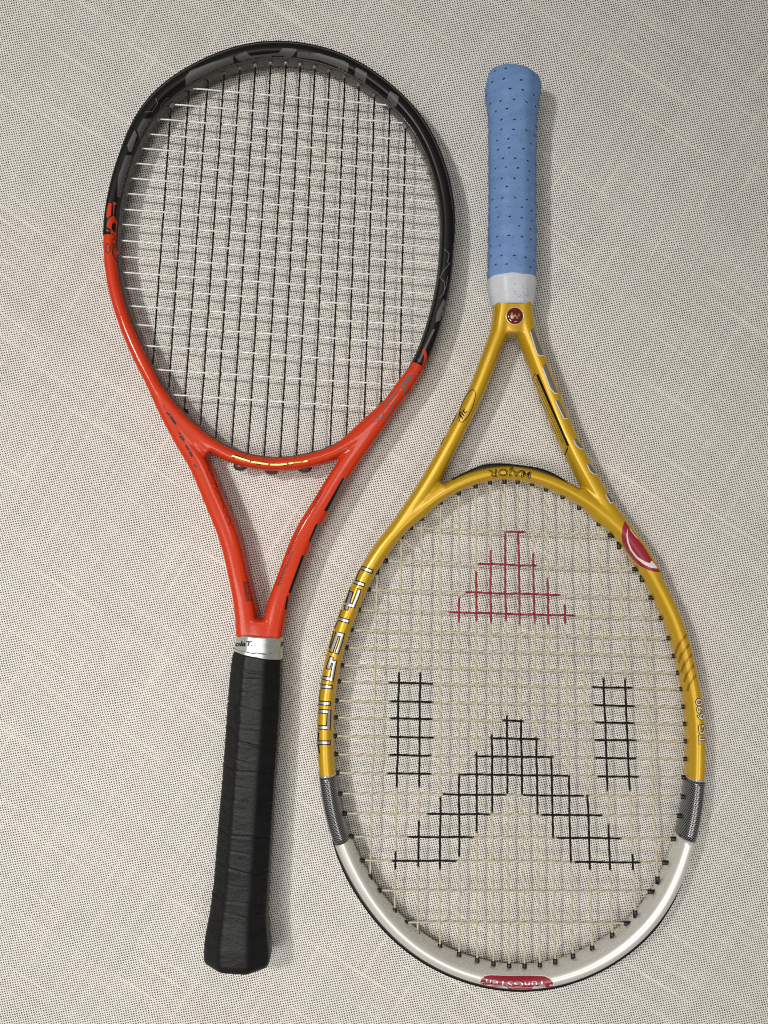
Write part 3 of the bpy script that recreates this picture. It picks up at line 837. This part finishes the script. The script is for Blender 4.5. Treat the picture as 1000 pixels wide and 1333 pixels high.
# handle: silver collar, wrapped grip with flared butt
seams = [(858, .5), (868.5, 1.1), (879, .8), (898, 1.0), (917, 1.2), (936, .6), (945, .9), (962, 1.3), (984, .7), (996, 1.1), (1018, .6), (1036, .7), (1054, .4), (1078, 1.2), (1100, .6), (1122, 1.2), (1140, .4), (1162, 1.2), (1178, .7), (1196, .5), (1214, .3), (1246, .5)]
def black_disp(y, phi):
    a = (phi + math.pi) % (2 * math.pi) - math.pi
    d = 0.0
    for i, (s, k) in enumerate(seams):
        q = y - (s + 5.5 * a / math.pi * 2 + 1.5 * math.sin(3 * a + i * 1.7))
        kk = 1.6 * k * (0.72 + 0.28 * math.sin(2 * a + i))
        d += kk * (-0.00030 * math.exp(-(q / 1.5) ** 2))
        if q > 0: d += kk * 0.00038 * math.exp(-q / 5.0) * (1 - math.exp(-q / 1.2))
        else: d += kk * 0.00016 * math.exp(q / 5.0)
    f = min(1.0, max(0.0, (1215 - y) / 30))
    d *= 0.25 + 0.75 * f
    d += 0.00016 * noise.noise(Vector((y * 0.06, a * 2.0, 3.0))) + 0.00010 * noise.noise(Vector((y * 0.22, a * 3.5, 8.0)))
    return d
g_red = Grip([(336.5, 852, 62, .0315), (335, 862, 63.5, .0320), (333.5, 885, 65.5, .0325), (331, 925, 67, .0325), (329, 957, 67, .0325), (325, 1011, 67, .0325), (320, 1081, 69, .0328),
              (315.5, 1146, 70, .0330), (312, 1184, 73, .0345), (310.5, 1205, 78, .0370), (310, 1224, 83, .0392), (310, 1240, 84.5, .0398), (309.8, 1246.5, 83, .0390), (309.6, 1250, 79, .0368), (309.5, 1251.5, 73, .0340)], zr, 26, black_disp)
r_grip = link('grip', g_red.mesh('grip', k=128), M['black_grip'], red)
def silver_disp(y, phi): return 0.00012 * noise.noise(Vector((y * 0.12, phi * 1.2, 5.0)))
st = [(338.6, 826.5, 59.5, .0292), (338, 835, 60, .0296), (337, 846, 61.5, .030), (336.2, 854, 63.0, .0312)]
g_col = Grip(st, zr, 18, silver_disp)
me = g_col.mesh('collar_tape', k=96)
for v in me.vertices:                      # the wrap's lower edge runs slightly askew
    pyy = CY - v.co.y / S
    if pyy > 846: v.co.y += -(v.co.x - P(337, 850, .02).x) * 0.09 + 0.0016
r_col = link('collar_tape', me, M['silver_tape'], red)
cb = bvh_of(r_col)
lettering('collar_lettering', 'olaT.', [(306.6, 841.3), (328.6, 840.8)], 6.2, cb, M['ink'], r_col, bold=0.035, shear=0.25, off=0.0001, z0=.02)
lettering('collar_lettering', 'B', [(365.6, 841.6), (369.5, 841.6)], 6.2, cb, M['ink'], r_col, bold=0.03, shear=0.2, off=0.0001, z0=.02)
gb = bvh_of(r_grip)
z12 = zoomed(280, 840, 7.41); z13 = zoomed(230, 930, 3.704); z14 = zoomed(260, 1150, 8.333)
decal('embossed_lettering', gb, M['emboss'], r_grip, w=1.8, off=0.00010, strokes=[
      z12((575, 560), (490, 440)), z12((640, 380), (590, 395), (572, 440), (600, 470), (640, 465)), z12((240, 650), (195, 665), (178, 715), (215, 745), (250, 735)), z12((150, 790), (215, 930)),
      z14((650, 90), (590, 180), (590, 250), (640, 265), (690, 200)), z14((560, 280), (610, 330), (680, 300)),
      z13((265, 400), (285, 455)), z13((300, 420), (290, 455)), z13((320, 410), (308, 460), (335, 455), (345, 415), (322, 410)), z13((385, 420), (352, 440), (370, 470), (385, 445)), z13((405, 430), (395, 475)), z13((425, 435), (415, 480))], z0=.03)

# ================================================================ YELLOW RACKET
def zy(y): return 0.0119 + (1288 - y) / (1288 - 84) * 0.0072
yel = empty('tennis_racket', P(668, 690, 0), 'yellow and silver tennis racket with blue grip and stencilled beige strings, on the right', 'tennis racket', RACKETS)
yel.location.z = 0.0
y_outer = [(507, 685), (485, 712), (470, 737), (457, 765), (445, 792), (437, 810), (428, 842), (417, 892), (414, 930), (414, 970), (416, 1005), (420, 1042), (427, 1075), (432, 1089),
           (453, 1139), (479, 1178), (510, 1213), (546, 1242), (582, 1263), (621, 1278), (660, 1285), (687, 1286), (719, 1281), (754, 1271), (795, 1252), (826, 1231), (858, 1200), (882, 1163),
           (899, 1123), (906, 1093), (911, 1065), (917, 1030), (919, 992), (919, 955), (915, 912), (907, 872), (897, 835), (880, 785), (860, 745), (840, 712), (815, 677),
           (595, 622), (614, 614), (649, 607), (676, 608.5), (706, 614), (727, 623)]
y_inner = [(870, 830), (859, 802), (845, 777), (825, 740), (805, 710), (792, 696), (777, 680), (752, 660), (731, 645), (710, 635), (692, 628), (675, 625), (657, 624), (638, 626), (619, 630), (597, 639),
           (574, 652), (550, 672), (535, 687), (522, 700), (502, 727), (491, 742), (480, 767), (466, 794), (457, 820), (450, 842), (445, 865), (440, 887), (436, 932), (435, 960), (436, 982), (437, 1005), (442, 1032), (449, 1060),
           (457, 1089), (471.5, 1120), (482, 1141), (494, 1159), (514, 1185), (527, 1201), (546, 1216), (573, 1232), (598, 1241), (621, 1250), (643, 1254), (663, 1256), (683, 1256), (703, 1256), (723, 1251), (746, 1243), (771, 1234), (796, 1216),
           (814, 1201), (827, 1186), (846, 1159), (854, 1144), (864, 1123), (876, 1090), (882, 1062), (889, 1035), (889, 1012), (890, 987), (890, 965), (889, 942), (887, 920), (885, 895), (881, 875), (875, 852)]
YH = 0.0228; YE = 2.35
hp = polar_mid(y_outer, y_inner, np.array((666.0, 946.0)), 280)
def wfun(p): return 21.0 if p[1] > 700 else (18.0 if p[1] < 640 else 18 + 3 * (p[1] - 640) / 60)
yh = Sweep(hp, [wfun(p) + 1.2 for p in hp], YH, zy, True, YE)
if yh.nrm[0].dot(yh.c[0] - P(666, 946, 0)) < 0:
    hp = hp[::-1]; yh = Sweep(hp, [wfun(p) + 1.2 for p in hp], YH, zy, True, YE)
la, lw = resample([(656, 396), (653, 415), (650, 432), (643, 450), (626, 495), (613, 525), (597, 557), (577, 595), (561, 623), (544, 650), (522, 682), (499, 713), (482, 740)], [24, 24, 23, 21.5, 21, 21, 21, 21.5, 22, 22, 21.5, 20.5, 18], 4)
ra, rw = resample([(678, 396), (680, 415), (683, 432), (690, 452), (713, 511), (731, 557), (747, 590), (761, 617), (776, 643), (794, 671), (816, 699), (835, 725), (850, 750)], [24, 24, 23, 22, 23, 23, 23, 23, 23, 22.5, 22, 20.5, 18], 4)
y_left = Sweep(la, lw + 0.8, YH * .985, zy, False, YE); y_right = Sweep(ra + np.array((1.2, 0.0)), rw + 2.4, YH * .985, zy, False, YE)
ca, cw = resample([(667, 365), (667, 400), (667, 422), (667, 437)], [50, 50, 49, 28], 4)
y_core = Sweep(ca, cw, YH * .97, zy, False, 3.4)
me = remesh_union('frame', [yh.mesh('a', 48), y_left.mesh('b', 48), y_right.mesh('c', 48), y_core.mesh('d', 48)] + webs(((518, 690, 14), (550, 659, 26), (578, 633, 15)), ((812, 698, 14), (781, 667, 26), (751, 640, 15)), YH * .95, zy), 0.0007, 34)
y_frame = link('frame', me, M['yellow'], yel)

def sleeve(name, sw, idx, mat, parent, off, uv=False):
    me = sw.mesh(name, 44, off, idx)
    if uv:
        ly = me.uv_layers.new(name='UVMap'); k = 44; n = len(idx)
        arc = [0.0]
        for a, b in zip(idx[:-1], idx[1:]): arc.append(arc[-1] + (sw.c[b] - sw.c[a]).length * 1000)
        per = 57.0
        for pi, p in enumerate(me.polygons):
            i, j = divmod(pi, k)
            if i >= n - 1: continue
            for li, (ii, jj) in zip(p.loop_indices, ((i, j), (i, j + 1), (i + 1, j + 1), (i + 1, j))):
                ly.data[li].uv = (arc[ii], per * jj / k)
    return link(name, me, mat, parent)
tip = (672, 1271)
y_tip = sleeve('silver_tip', yh, yh.span((445, 1085), (893, 1087), tip), M['silver'], yel, 0.00020)
cl = yh.span((426.5, 1006), (446, 1089), (433, 1050)); crr = yh.span((905, 1014), (892, 1090), (900, 1050))
y_cl = sleeve('carbon_band', yh, cl, M['carbon'], yel, 0.00026, True)
y_cr = sleeve('carbon_band', yh, crr, M['carbon'], yel, 0.00026, True)
for c in (cl, crr):
    i0 = c[0]; i1 = c[1]
    back = (2 * c[0] - c[1]) % len(yh.c)
    # narrow bright ring between yellow and carbon
    ringc = [yh.c[i0] + (yh.c[back] - yh.c[i0]) * t for t in (0.0, 0.32)]
    rings = []
    for t in (0.0, 0.34):
        ra_, rb_ = yh.ring(i0, 44, 0.00030), yh.ring(back, 44, 0.00030)
        rings.append([p + (q - p) * t for p, q in zip(ra_, rb_)])
    v, f = from_grid(rings, False, True, True); me = bpy.data.meshes.new('silver_ring'); me.from_pydata([tuple(q) for q in v], [], f)
    link('silver_ring', me, M['bright_silver'], yel)
yb = bvh_of(y_frame, y_tip, y_cl, y_cr)

# bumper guard and the black strip above the throat bridge
idx = yh.span((441, 1078), (893, 1135), tip)
strip(yh, idx, 'bumper_guard', M['bumper'], yel, math.radians(92), math.radians(38), lambda t: 0.0024 - 0.0008 * t, 10)
idx = yh.span((590, 634), (738, 640), (665, 616))
strip(yh, idx, 'grommet_strip', M['bumper'], yel, math.radians(92), math.radians(40), lambda t: 0.0017 + 0.0006 * math.cos(t * 4 * math.pi + 2.2), 6)

# stencilled strings
y_main = list(zip([(491, 745), (522.5, 702), (549, 675), (574, 654), (597.5, 642), (619.5, 633), (638, 628), (657, 627), (674, 627.5), (693, 630), (711, 637), (732.5, 647), (754, 661), (779.5, 682), (806, 712), (836, 755)],
                  [(482, 1141), (514, 1185), (544, 1215), (573, 1232), (598, 1242), (621.5, 1250), (642.5, 1254), (663, 1257), (683, 1257), (703, 1256), (723, 1251), (746, 1244), (771, 1234), (797, 1217), (827, 1188), (856, 1144)]))
y_cross = list(zip([(535, 687), (502.5, 730), (480, 767.5), (467, 794), (457.5, 820), (451, 843), (445, 866), (441, 887), (438, 912), (437, 934), (436, 958), (437.5, 982), (439, 1006), (443, 1033), (449, 1059), (458, 1089), (472, 1120), (494, 1159), (528, 1201)],
                   [(794, 697), (826, 741), (847, 778), (860.5, 804.5), (870.5, 831), (877.5, 854), (883, 876), (887.5, 897), (890, 920), (892, 942.5), (893, 965), (892.5, 988), (890, 1012), (889, 1037), (884, 1062), (876, 1092), (865, 1123), (846, 1161), (815, 1202)]))
R_, B_ = 1, 2
pm = {4: [(779, 809, R_), (1010, 1114, B_)], 5: [(746, 809, R_), (979, 1082, B_)], 6: [(717, 809, R_), (956, 1057, B_)], 7: [(692, 807, R_), (931, 1033, B_)],
      8: [(694, 811, R_), (936, 1033, B_)], 9: [(721.6, 810, R_), (960.5, 1059, B_)], 10: [(752.7, 811, R_), (984.6, 1089, B_)], 11: [(787, 811, R_), (1009, 1121.5, B_)],
      1: [(875, 1024, B_), (1108.5, 1130.6, B_)], 2: [(875, 1024, B_), (1068, 1128, B_)], 3: [(1038.7, 1130.6, B_)], 12: [(1035, 1132, B_)],
      13: [(884, 1029, B_), (1073, 1131, B_)], 14: [(884, 1029, B_), (1111.5, 1132, B_)]}
pc = {0: [(656.6, 684.2, R_)], 1: [(624, 698, R_)], 2: [(607, 729, R_)], 3: [(585, 747.5, R_)],
      7: [(507.5, 564, B_), (771, 822.5, B_)], 8: [(509, 562.5, B_), (774, 825, B_)], 9: [(509, 563, B_), (655, 681, B_), (775, 825, B_)], 10: [(507.5, 564, B_), (638, 700, B_), (775, 827.5, B_)],
      11: [(509, 561, B_), (618.6, 720, B_), (776, 827.5, B_)], 12: [(505, 560, B_), (598, 740.5, B_), (779, 830, B_)], 13: [(576, 658, B_), (682, 759, B_)], 14: [(556, 638, B_), (705, 784, B_)],
      15: [(532.6, 616, B_), (726, 807, B_)], 16: [(510.5, 594, B_), (749, 833, B_)]}
rf = random.Random(17)
def fade(d):
    out = {}
    for k, ivs in d.items():
        out[k] = []
        for a, b, c in ivs:
            a += rf.uniform(-1, 1); b += rf.uniform(-1, 1)
            out[k] += [(a, b, c), (a - rf.uniform(.8, 2.6), a, c + 2), (b, b + rf.uniform(.8, 2.6), c + 2)]
    return out
pm, pc = fade(pm), fade(pc)
mats = [M['string_natural'], M['string_ink_red'], M['string_ink_black'], M['string_fade_red'], M['string_fade_black']]
string_bed(yel, y_main, y_cross, zy, 0.00075, 0.00073, mats, mats, pm, pc, wob=0.45)
gm2 = lathe_mesh('grommet', [(-0.0045, 0.0006), (-0.0044, 0.00175), (0.0004, 0.0017), (0.0008, 0.0014), (0.0009, 0.0008)], 12)
ends = [(a, b) for a, b in y_main + y_cross] + [(b, a) for a, b in y_main + y_cross]
put_grommets(yel, gm2, M['grommet_black'], ends, zy, -1.5)
# loose string tails at the tie-offs
def tail(pts, z, r, mat, parent):
    pp, _ = resample(pts, [0] * len(pts), 1.5); rings = []
    q = [P(a[0], a[1], z - 0.0012 * i / len(pp)) for i, a in enumerate(pp)]
    for i, p in enumerate(q):
        t = (q[min(i + 1, len(q) - 1)] - q[max(i - 1, 0)]).normalized(); x = t.cross(Vector((0, 0, 1))).normalized(); y = x.cross(t)
        rings.append([p + (x * math.cos(j * math.pi / 4) + y * math.sin(j * math.pi / 4)) * r for j in range(8)])
    v, f = from_grid(rings, False, True, True); me = bpy.data.meshes.new('string_tail'); me.from_pydata([tuple(a) for a in v], [], f)
    return link('string_tail', me, mat, parent)
tail([(520, 703), (527, 703.5), (532, 708), (538, 714)], zy(705) + 0.0009, 0.0007, M['string_natural'], yel)
tail([(541, 1213), (538, 1209), (533.5, 1206)], zy(1210) + 0.0009, 0.0007, M['string_natural'], yel)
tail([(800, 1213), (806, 1208)], zy(1210) + 0.0009, 0.0007, M['string_natural'], yel)
knot(yel, 522, 703, zy(703) + 0.0008, 0.0016, M['string_natural'], 2.0)
knot(yel, 543, 1214, zy(1214) + 0.0008, 0.0016, M['string_natural'], 4.0)

# big outlined word along the left side
A = zoomed(410, 730, 10.256); B = zoomed(400, 850, 8.333)
word = [A((628, 96), (762, 144)), A((525, 278), (652, 322)), A((488, 420), (418, 648)), A((592, 385), (545, 520), (510, 602), (385, 572)), A((312, 772), (445, 808)),
        A((222, 1212), (300, 975), (365, 990), (345, 1080), (290, 1232)),
        B((263, 48), (226, 168)), B((256, 92), (298, 100), (262, 288), (166, 268)), B((152, 363), (264, 370)), B((134, 542), (246, 549)),
        B((124, 632), (236, 638), (228, 812), (118, 806)), B((120, 973), (244, 974))]
def extend(st, e):
    st = [np.array(q, float) for q in st]
    d0 = st[0] - st[1]; d1 = st[-1] - st[-2]
    return [tuple(st[0] + d0 / np.linalg.norm(d0) * e)] + [tuple(q) for q in st[1:-1]] + [tuple(st[-1] + d1 / np.linalg.norm(d1) * e)]
decal('lettering_outline', yb, M['ink'], y_frame, w=6.0, off=0.00012, step=1.6, strokes=[extend(s, 1.3) for s in word])
decal('lettering', yb, M['bright_silver'], y_frame, w=3.2, off=0.00024, step=1.6, strokes=word)
decal('lettering_edge', yb, M['ink'], y_frame, w=1.4, off=0.00014, step=1.6, strokes=[A((600, 118), (548, 250)), A((480, 345), (412, 548)), A((356, 660), (318, 760)), A((305, 805), (262, 905)), A((252, 940), (196, 1165)), A((192, 1212), (230, 1224)),
      {'p': B((124, 860), (117, 960)), 'w': 1.8}, {'p': B((118, 990), (134, 1090)), 'w': 1.8}, B((140, 395), (128, 520)), B((150, 300), (145, 345))])
# throat bridge word, upside down
base = [(691.5, 614.5), (675, 611.8), (656, 610.8), (637, 612.3)]
lettering('bridge_lettering_outline', 'MAJOR', base, 8.6, yb, M['ink'], y_frame, bold=0.028, off=0.00012, flip=1)
lettering('bridge_lettering', 'MAJOR', base, 8.4, yb, M['yellow'], y_frame, bold=-0.032, off=0.00024, flip=1)
# model number on the right side
base = [(917.6, 968), (916.8, 940), (912.8, 909.5)]
lettering('number_outline', 'TG 690', base, 7.6, yb, M['ink'], y_frame, bold=0.055, off=0.00012, flip=1)
lettering('number', 'TG 690', base, 7.2, yb, M['white_print'], y_frame, bold=0.0, off=0.00024, flip=1)
# red patch at the tip
Z = zoomed(610, 1240, 7.69)
patch = Z((108, 318), (128, 270), (165, 236), (225, 230), (430, 238), (600, 235), (755, 240), (812, 262), (848, 308), (850, 338), (700, 366), (530, 378), (400, 372), (250, 346))
decal('patch_border', yb, M['white_print'], y_tip, off=0.00010, step=3, polys=[Z((96, 322), (118, 262), (160, 226), (225, 219), (430, 227), (600, 224), (760, 229), (822, 252), (862, 308), (862, 336), (700, 368), (530, 380), (400, 374), (250, 350))])
decal('patch', yb, M['crimson'], y_tip, off=0.00022, step=3, polys=[patch])
lettering('patch_lettering', 'TunGSTen', [(710.5, 1276.5), (690, 1277.8), (670, 1278), (650, 1277), (633, 1274.5)], 6.8, yb, M['bright_silver'], y_tip, off=0.00034, bold=-0.008)
# crimson and white swoosh
Q = zoomed(790, 660, 11.11)
decal('swoosh', yb, M['crimson'], y_frame, off=0.00012, step=2, polys=[Q((262, 200), (230, 290), (215, 400), (230, 520), (290, 640), (380, 760), (480, 850), (600, 910), (700, 940), (775, 943), (765, 920), (735, 880), (640, 740), (520, 550), (400, 410), (310, 275))])
decal('swoosh_crescent', yb, M['white_print'], y_frame, off=0.00024, step=1.6, polys=[Q((300, 310), (283, 400), (295, 500), (340, 620), (430, 740), (540, 830), (640, 880), (735, 890), (700, 835), (650, 775), (622, 812), (560, 792), (450, 722), (370, 622), (320, 510), (303, 420))])
decal('swoosh_line', yb, M['white_print'], y_frame, w=0.8, off=0.00024, strokes=[Q((330, 315), (400, 408), (440, 455))])
# ochre chevrons
C5 = zoomed(860, 820, 8.33); pol = []
for k in range(5):
    dx, dy = 31 * k, 104 * k
    ax, ay = 240 + dx, 78 + dy
    pol.append(C5((ax, ay), (ax + 10, ay + 30), (ax - 38, ay + 105), (ax - 66, ay + 185), (ax - 86, ay + 165), (ax - 64, ay + 92)))
    pol.append(C5((ax + 6, ay - 2), (ax + 38, ay - 38), (ax + 52, ay - 10), (ax + 34, ay + 12), (ax + 13, ay + 28)))
decal('chevron_print', yb, M['ochre'], y_frame, off=0.00010, step=1.8, polys=pol)
# oval mark and the word in it
E = zoomed(570, 480, 11.11); ux, uy = (520 - 330) / 512.0, (300 - 775) / 512.0
oval = [(425 + 252 * math.cos(t) * ux - 78 * math.sin(t) * uy, 538 + 252 * math.cos(t) * uy + 78 * math.sin(t) * ux) for t in [q * math.pi / 24 for q in range(48)]]
decal('oval_outline', yb, M['ink'], y_frame, w=0.9, off=0.00014, closed=True, strokes=[E(*oval)])
lettering('oval_lettering', 'fit', E((358, 726), (428, 606)), 7.0, yb, M['ink'], y_frame, bold=0.015, shear=0.25, off=0.00014)
decal('edge_print', yb, M['ink'], y_frame, w=1.4, off=0.00012, strokes=[E((272, 650), (225, 760), (168, 838)), E((100, 985), (42, 1098)), {'p': E((440, 270), (330, 510)), 'w': 0.7}])
# label on the right arm
L = zoomed(680, 470, 10.25)
decal('label_bar', yb, M['ink'], y_frame, off=0.00014, step=2, polys=[L((188, 192), (214, 168), (628, 1128), (600, 1140))])
decal('label_outline', yb, M['ink'], y_frame, w=0.7, off=0.00014, strokes=[L((182, 160), (145, 215), (132, 275)), {'p': L((612, 1150), (570, 1255)), 'w': 1.6}])
fine = []
for (a, b, n) in (((188, 240), (580, 1130), 40), ((172, 290), (545, 1110), 30), ((180, 385), (500, 1080), 22)):
    fine += dashes(L(a, b), rn, n, 0.3, 0.8)
decal('fine_print', joined=True, bvh=yb, mat=M['ink'], parent=y_frame, w=0.65, off=0.00013, strokes=fine, step=3)
# grey panels with white edges down the outside of the right arm
G = zoomed(690, 410, 5.125)
pan = [G((2, 112), (12, 84), (24, 92), (90, 268), (62, 270), (48, 255)), G((84, 350), (102, 318), (184, 522), (165, 520), (138, 490)), G((170, 574), (192, 566), (248, 688), (228, 694)),
       G((290, 832), (308, 824), (360, 892), (335, 890), (310, 870)), G((380, 998), (398, 990), (446, 1060), (425, 1058), (400, 1040)), G((504, 1198), (518, 1190), (560, 1246), (536, 1254))]
decal('side_panel', yb, M['grey_panel'], y_frame, off=0.00012, step=1.8, polys=pan)
decal('side_panel_edge', yb, M['white_print'], y_frame, w=1.1, off=0.00022, strokes=[G((2, 112), (46, 256), (62, 272), (90, 272)), G((84, 350), (136, 490), (165, 522), (184, 524)), G((170, 574), (228, 694), (250, 690)),
      G((290, 832), (310, 872), (335, 893), (360, 895)), G((380, 998), (400, 1042), (425, 1062), (446, 1064)), G((504, 1198), (536, 1256), (560, 1248))])

# domed badge under the grip
bx, by, br = 670.4, 411.3, 11.0
cpt = hit(yb, bx, by, 0.0)
def disc(name, prof, mat, parent, k=40):
    rings = [[(r * math.cos(2 * math.pi * j / k), r * math.sin(2 * math.pi * j / k), z) for j in range(k)] for r, z in prof]
    v, f = from_grid(rings, False, True, True); me = bpy.data.meshes.new(name); me.from_pydata(v, [], f)
    bm = bmesh.new(); bm.from_mesh(me); bmesh.ops.recalc_face_normals(bm, faces=bm.faces); bm.to_mesh(me); bm.free()
    return link(name, me, mat, parent)
rim = disc('badge', [(0.0064, -0.0008), (0.0066, 0.0004), (0.0064, 0.0006), (0.0060, 0.0006), (0.0058, 0.0002)], M['pale_gold'], yel)
rim.location = cpt - yel.location
dome = disc('badge_dome', [(0.0059, 0.0)] + [(0.0059 * math.cos(t), 0.0004 + 0.0016 * math.sin(t)) for t in [q * math.pi / 18 for q in range(9)]] + [(0.0002, 0.0020)], M['badge_red'], rim)
bpy.context.view_layer.update()
bmx = bmesh.new(); bmx.from_mesh(dome.data); bmesh.ops.transform(bmx, matrix=Matrix.Translation(cpt), verts=bmx.verts); db = BVHTree.FromBMesh(bmx); bmx.free()
W = zoomed(640, 390, 14.29)
mk = film('badge_mark', db, M['badge_gold'], None, off=0.00006, step=1.0, w=2.2, strokes=[W((362, 345), (438, 288), (490, 352)), W((385, 245), (368, 300)), W((518, 262), (500, 318))])
mk.parent = rim; mk.location = -cpt

# blue overgrip, finishing tape, butt
def blue_disp(y, phi):
    a = (phi + math.pi) % (2 * math.pi) - math.pi; d = 0.0
    q = (y + 5.0 * a / math.pi * 2 - 96) / 25.3; fr = q - math.floor(q)
    amp = 1.0 if 100 < y < 362 else 0.3
    d += amp * (0.00048 * math.exp(-fr * 6) * (1 - math.exp(-fr * 40)) - 0.00020 * math.exp(-((fr - 0.5) * 12) ** 2))
    return d + 0.00012 * noise.noise(Vector((y * 0.05, a * 1.6, 1.0))) + 0.00008 * noise.noise(Vector((y * 0.2, a * 3, 7.0)))
g_blue = Grip([(669.6, 96.2, 53, .0262), (669.4, 97.4, 57.5, .0282), (669, 100, 62.5, .0306), (668.4, 106, 67.5, .0338), (667.8, 116, 71.5, .0362), (667.8, 126, 69.5, .0352), (667.6, 142, 64.5, .0325), (667.3, 160, 61.5, .0308), (667, 200, 60.5, .0305),
               (667, 260, 60.5, .0305), (666.8, 310, 61.5, .0310), (666.3, 350, 62, .0312), (666.3, 368, 61, .0308)], zy, 15, blue_disp)
y_grip = link('grip', g_blue.mesh('grip', k=112), M['blue_grip'], yel)
g_tape = Grip([(666.4, 360, 59, .0300), (666.4, 365.5, 62.4, .0316), (666.6, 380, 61.0, .0310), (667, 392, 57.5, .0285), (667, 399, 53.5, .0262), (667, 400, 50, .0240)], zy, 13, silver_disp)
y_tape = link('finishing_tape', g_tape.mesh('finishing_tape', k=96), M['white_tape'], yel)
tb = bvh_of(y_tape)
T = zoomed(580, 250, 5.0)
rnt = random.Random(11); st = []
for _ in range(26):
    x, y = rnt.gauss(500, 34), rnt.gauss(650, 38)
    st.append(T((x, y), (x + rnt.uniform(-14, 14), y + rnt.uniform(-9, 9))))
decal('grime', tb, M['tape_grime'], y_tape, joined=True, w=0.8, off=0.00006, strokes=st, z0=.03)
decal('tape_fold', tb, M['white_tape'], y_tape, off=0.00022, step=2, polys=[T((530, 585), (545, 563), (585, 600), (576, 700), (540, 690))], z0=.03)
# perforations: small dark slots in double rows round the wrap
V, F = [], []; rp = random.Random(21)
V2, F2 = [], []
def slot(Vl, Fl, y, phi, ay, ax, off):
    b = len(Vl); n = 10; yy = g_blue.row(y); c = []
    for j in range(n):
        t = 2 * math.pi * j / n
        dy = ay * math.sin(t) + 0.35 * ax * math.cos(t) * math.sin(phi); dp = ax * math.cos(t) / 31.0
        i = g_blue.row(y) ; f = (y + dy)
        k0 = np.interp(f, g_blue.pts[:, 1], np.arange(len(g_blue.pts))); ka = int(k0); tt = k0 - ka
        p = g_blue.at(ka, phi + dp, off); q = g_blue.at(ka + 1, phi + dp, off); Vl.append(tuple(p + (q - p) * tt))
    Fl.append(tuple(range(b, b + n)))
y = 106.5; r_i = 0
while y < 363:
    ph0 = rp.uniform(0, 0.52)
    n_r = 12
    for k in range(n_r):
        phi = -1.55 + ph0 + k * 0.53 + rp.uniform(-.04, .04)
        if phi > 1.55: break
        faint = rp.random() < 0.22
        yy = y + 2.6 * phi + rp.uniform(-.8, .8)
        if yy > 366 or yy < 100: continue
        if faint: slot(V2, F2, yy, phi, 0.8, 1.7, 0.00007)
        else: slot(V, F, yy, phi, rp.uniform(0.8, 1.1), rp.uniform(1.6, 2.1), 0.00007)
    y += 13.0 if r_i % 2 == 0 else 11.6; r_i += 1
# fine scuffs along the wrap overlaps
for q in range(10):
    ys = 96 + 25.3 * q + 18
    for _ in range(20):
        phi = rp.gauss(0, 0.6); yy = ys + rp.gauss(0, 2.5) + 2.2 * phi
        if 97 < yy < 364: slot(V2, F2, yy, phi, rp.uniform(.25, .45), rp.uniform(.6, 1.8), 0.00005)
for nm, v_, f_, mt in (('perforation', V, F, 'hole'), ('scuff', V2, F2, 'smudge')):
    me = bpy.data.meshes.new(nm); me.from_pydata(v_, [], f_); o = link(nm, me, M[mt], y_grip, False); o['kind'] = 'stuff'
    for p in me.polygons:
        if p.normal.z < 0: p.flip()
